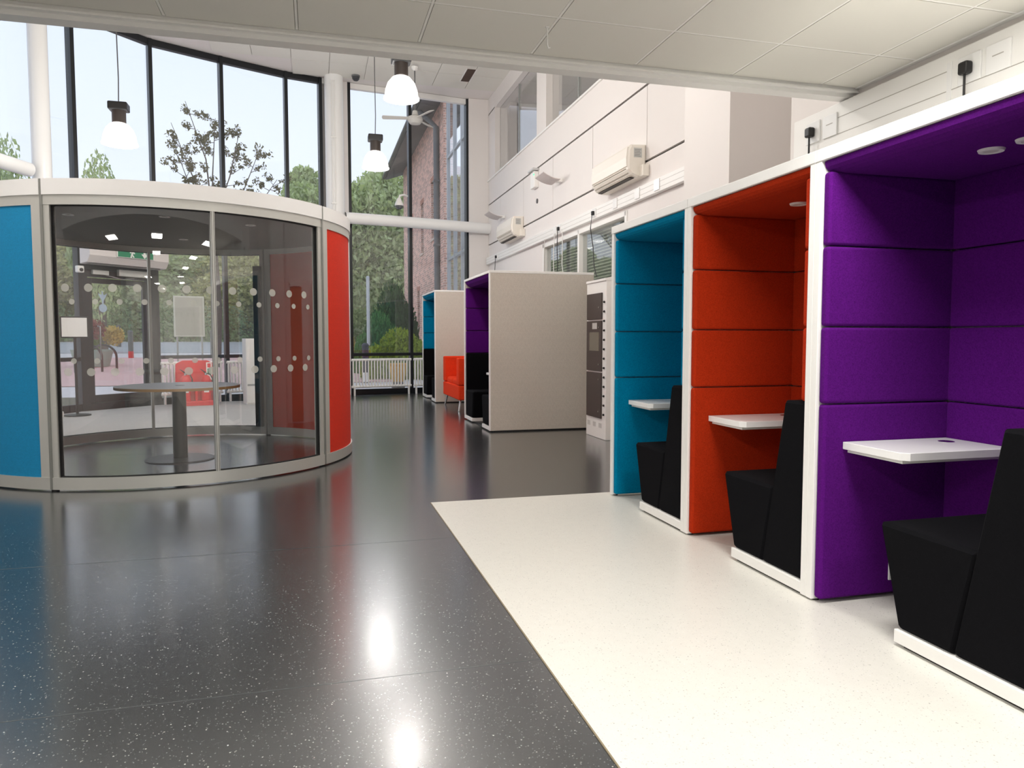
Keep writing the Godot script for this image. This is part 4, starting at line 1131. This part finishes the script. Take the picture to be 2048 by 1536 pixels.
	var hedge := leaf_cloud(12000, 0.11, [[v3(-14, 0.6, 0), 1.6], [v3(-11, 0.6, 0.3), 1.7], [v3(-8, 0.6, 0), 1.7], [v3(-5, 0.6, 0.2), 1.6], [v3(-2, 0.6, 0), 1.6], [v3(1, 0.6, 0), 1.6], [v3(4, 0.7, 0), 1.7]], 51)
	var hd := thing("roadside_hedge", "long green hedge along the far side of the road", "hedge", v3(0, 1.1, -45.0))
	hd.set_meta("kind", "stuff")
	part(hd, "foliage", hedge, g4)
	var bank := structure("ground_003", "green grassy bank rising behind the road", "bank")
	part(bank, "slope", prism(PackedVector2Array([v2(47.0, 0.5), v2(47.0, 1.2), v2(56.0, 4.6), v2(70.0, 6.2), v2(70.0, 0.5)]), Vector3.FORWARD, Vector3.UP, Vector3.RIGHT, -60, 50), textured(Color.WHITE, speckle_texture(256, c8(150, 160, 118), [[2500, c8(120, 136, 92), 2.0], [2500, c8(178, 180, 138), 2.0]], 22), 0.3, 0.95))
	# red edged bed
	var bed := thing("planting_bed", "red edged planting bed outside the right window", "planter", v3(0.9, ground_y(-24.6), -24.6))
	rbx(bed, "kerb", v3(-0.7, -0.1, -0.6), v3(0.5, 0.3, 0.6), 0.02, mat(c8(196, 70, 50), 0.8))
	bx(bed, "soil", v3(-0.64, 0.29, -0.54), v3(0.44, 0.31, 0.54), mat(c8(80, 62, 50), 0.95))
	# steel pole and dark bollard
	var po := thing("steel_pole", "thin pale steel pole outside the right window", "pole", v3(1.57, ground_y(-22.4), -22.4))
	part(po, "shaft", cyl(0.05, 0.05, 2.9, 14), mat(c8(190, 198, 204), 0.4), v3(0, 1.45, 0))
	part(po, "cap", lathe([v2(0.0, 2.95), v2(0.04, 2.94), v2(0.055, 2.9), v2(0.0, 2.9)], 12), mat(c8(190, 198, 204), 0.4))
	var bp := thing("bollard", "dark blue bollard beside the thin steel pole", "bollard", v3(1.34, ground_y(-20.4), -20.4), 0.0, "bollards outside")
	bollard_parts(bp, mat(c8(22, 34, 54), 0.5), M.white)
	for q in [[v3(-6.72, 0, -30.8), "grey bollard with a red foot seen through the entrance door"], [v3(-8.9, 0, -38.5), "distant grey bollard left of the red footed one"], [v3(-3.9, 0, -31.5), "grey bollard seen beside the entrance door post"]]:
		var b := thing("bollard", q[1], "bollard", q[0] + v3(0, ground_y(q[0].z), 0), 0.0, "bollards outside")
		bollard_parts(b, mat(c8(92, 96, 92), 0.6), M.red if "red foot " in q[1] + " " and "with" in q[1] else mat(c8(110, 112, 108), 0.6))
	# bicycle hoops and flower planter
	for q in [[-6.1, "black bicycle hoop behind the entrance door, right of the pair"], [-6.5, "black bicycle hoop behind the entrance door, left of the pair"]]:
		var hp := thing("bicycle_hoop", q[1], "bicycle rack", v3(q[0], ground_y(-24.5), -24.5), 0.5, "bicycle hoops outside the entrance")
		var pts := []
		for k in 17: pts.append(v3(cos(PI * k / 16.0) * 0.36, 0.45 + sin(PI * k / 16.0) * 0.36, 0))
		pts.push_front(v3(0.36, 0, 0))
		pts.push_back(v3(-0.36, 0, 0))
		part(hp, "hoop", tube(pts, 0.035, 8), M.black)
	var fp := thing("flower_planter", "planter of red and yellow flowers outside the entrance door", "planter", v3(-7.0, ground_y(-26.8), -26.8))
	part(fp, "tub", lathe([v2(0.0, 0.0), v2(0.5, 0.0), v2(0.62, 0.55), v2(0.56, 0.55), v2(0.5, 0.5), v2(0.0, 0.5)], 24), mat(c8(150, 172, 158), 0.7))
	for q in [[v3(0.0, 0.75, 0), Color(0.58, 0.66, 0.32), 61], [v3(0.15, 1.2, 0.3), Color(0.62, 0.20, 0.18), 62], [v3(0.6, 1.0, -0.1), Color(0.92, 0.80, 0.46), 63]]:
		var fl := part(fp, "flowers", leaf_cloud(700, 0.06, [[Vector3.ZERO, 0.34]], q[2]), leaves(q[1]), q[0])
		fl.set_meta("kind", "stuff")
	# yellow bin outside, behind the radiator
	var yb := thing("yellow_bin", "small yellow bin outside behind the white radiator", "bin", v3(1.99, 0.0, -18.3))
	part(yb, "body", prism(corner_rounded([v2(-0.15, 0.02), v2(0.15, 0.02), v2(0.19, 0.42), v2(-0.19, 0.42)], 0.04), Vector3.RIGHT, Vector3.UP, Vector3.BACK, -0.15, 0.15, 0.02), M.yellow, v3(0, 0.2, 0))
	rbx(yb, "lid", v3(-0.21, 0.61, -0.17), v3(0.21, 0.67, 0.17), 0.015, M.yellow)
	rbx(yb, "foot_block", v3(-0.15, -0.15, -0.14), v3(0.15, 0.22, 0.14), 0.01, mat(c8(120, 120, 118), 0.8))
	# poster panel standing outside the entrance window
	var ps := thing("notice_board", "pale framed notice board outside the window right of the entrance", "notice board", v3(-2.62, 0.0, -17.4), 0.3)
	rbx(ps, "frame", v3(-0.31, 1.32, -0.02), v3(0.31, 2.2, 0.02), 0.006, mat(c8(226, 228, 214), 0.5))
	bx(ps, "sheet", v3(-0.28, 1.35, 0.02), v3(0.28, 2.17, 0.024), mat(c8(200, 200, 184), 0.7))
	for x in [-0.25, 0.25]: part(ps, "post", cyl(0.02, 0.02, 1.5, 10), mat(c8(170, 172, 168), 0.5), v3(x, 0.58, 0))
	brick_wing()

func bollard_parts(b: Node3D, m: Material, foot: Material):
	part(b, "shaft", cyl(0.09, 0.09, 0.72, 18), m, v3(0, 0.62, 0))
	part(b, "foot_sleeve", cyl(0.095, 0.095, 0.26, 18), foot, v3(0, 0.13, 0))
	part(b, "cap", lathe([v2(0.0, 1.06), v2(0.06, 1.05), v2(0.1, 1.0), v2(0.1, 0.97), v2(0.0, 0.97)], 18), m)

func brick_wing():
	var w := thing("brick_wing", "brick wing of the building with dark roof eaves and narrow windows", "building", v3(3.9, 0, 0))
	# wall, pieced round its windows; local x 0 is the wall face, windows as [z0, z1, y0, y1]
	var wins := [[-25.1, -24.35, 4.6, 6.5], [-27.6, -26.95, 4.4, 6.2], [-30.4, -29.8, 4.3, 6.1], [-28.7, -28.1, 1.7, 3.1]]
	var zcut := [-33.0, -30.4, -29.8, -28.7, -28.1, -27.6, -26.95, -25.1, -24.35, -22.6]
	for i in zcut.size() - 1:
		var z0: float = zcut[i]
		var z1: float = zcut[i + 1]
		var hole = null
		for q in wins:
			if absf(q[0] - z0) < 0.01 and absf(q[1] - z1) < 0.01: hole = q
		if hole == null:
			bx(w, "brick_wall", v3(0, -0.5, z0), v3(0.3, 8.9, z1), M.brick)
		else:
			bx(w, "brick_wall", v3(0, -0.5, z0), v3(0.3, hole[2], z1), M.brick)
			bx(w, "brick_wall", v3(0, hole[3], z0), v3(0.3, 8.9, z1), M.brick)
			var win := rbx(w, "window", v3(0.08, hole[2], z0), v3(0.14, hole[3], z1), 0.005, mat(c8(66, 62, 60), 0.5))
			bx(win, "pane", v3(-0.036, -(hole[3] - hole[2]) / 2 + 0.08, -(z1 - z0) / 2 + 0.08), v3(-0.03, (hole[3] - hole[2]) / 2 - 0.08, (z1 - z0) / 2 - 0.08), mat(c8(206, 216, 226), 0.03, 0.85))
			rbx(w, "sill", v3(-0.05, hole[2] - 0.08, z0 - 0.05), v3(0.1, hole[2], z1 + 0.05), 0.01, mat(c8(196, 178, 164), 0.8))
			rbx(w, "lintel", v3(-0.012, hole[3], z0 - 0.08), v3(0.05, hole[3] + 0.16, z1 + 0.08), 0.006, mat(c8(170, 116, 96), 0.9))
	bx(w, "end_wall", v3(0.3, -0.5, -33.0), v3(6.0, 8.9, -32.7), M.brick)
	# eaves and roof
	part(w, "roof", prism(PackedVector2Array([v2(-0.75, 8.35), v2(-0.75, 8.55), v2(3.2, 11.6), v2(3.2, 11.35)]), Vector3.RIGHT, Vector3.UP, Vector3.BACK, -33.8, -22.2), M.roof)
	part(w, "soffit", prism(PackedVector2Array([v2(-0.70, 8.33), v2(-0.70, 8.38), v2(0.1, 8.95), v2(0.1, 8.6)]), Vector3.RIGHT, Vector3.UP, Vector3.BACK, -33.7, -22.3), mat(c8(92, 90, 92), 0.9))
	part(w, "gutter", tube([v3(-0.78, 8.45, -33.8), v3(-0.78, 8.45, -22.2)], 0.07, 10), mat(c8(58, 60, 64), 0.5))
	part(w, "downpipe", tube([v3(-0.75, 8.4, -23.4), v3(-0.45, 8.2, -23.4), v3(-0.1, 7.9, -23.4), v3(-0.09, 0.0, -23.4)], 0.09, 12), mat(c8(92, 94, 98), 0.5))
	for y in [2.0, 4.2, 6.2]: rbx(w, "pipe_bracket", v3(-0.2, y, -23.52), v3(0.0, y + 0.06, -23.28), 0.005, mat(c8(92, 94, 98), 0.5))
	# glazed link between the wing and the facade
	var g := thing("glazed_link", "grey framed glazed link between the brick wing and the facade", "glazing", v3(3.95, 0, 0))
	for z in [-22.05, -21.0, -19.9, -18.7]: rbx(g, "mullion", v3(-0.05, -0.3, z - 0.05), v3(0.05, 8.6, z + 0.05), 0.006, mat(c8(168, 172, 176), 0.4))
	for y in [0.0, 3.6, 6.6, 8.5]: rbx(g, "rail", v3(-0.04, y, -22.05), v3(0.04, y + 0.08, -18.0), 0.006, mat(c8(160, 164, 166), 0.4))
	for q in [[-22.0, -21.05], [-20.95, -19.95], [-19.85, -18.75]]:
		bx(g, "pane", v3(-0.004, 0.08, q[0]), v3(0.004, 8.5, q[1]), M.glass)
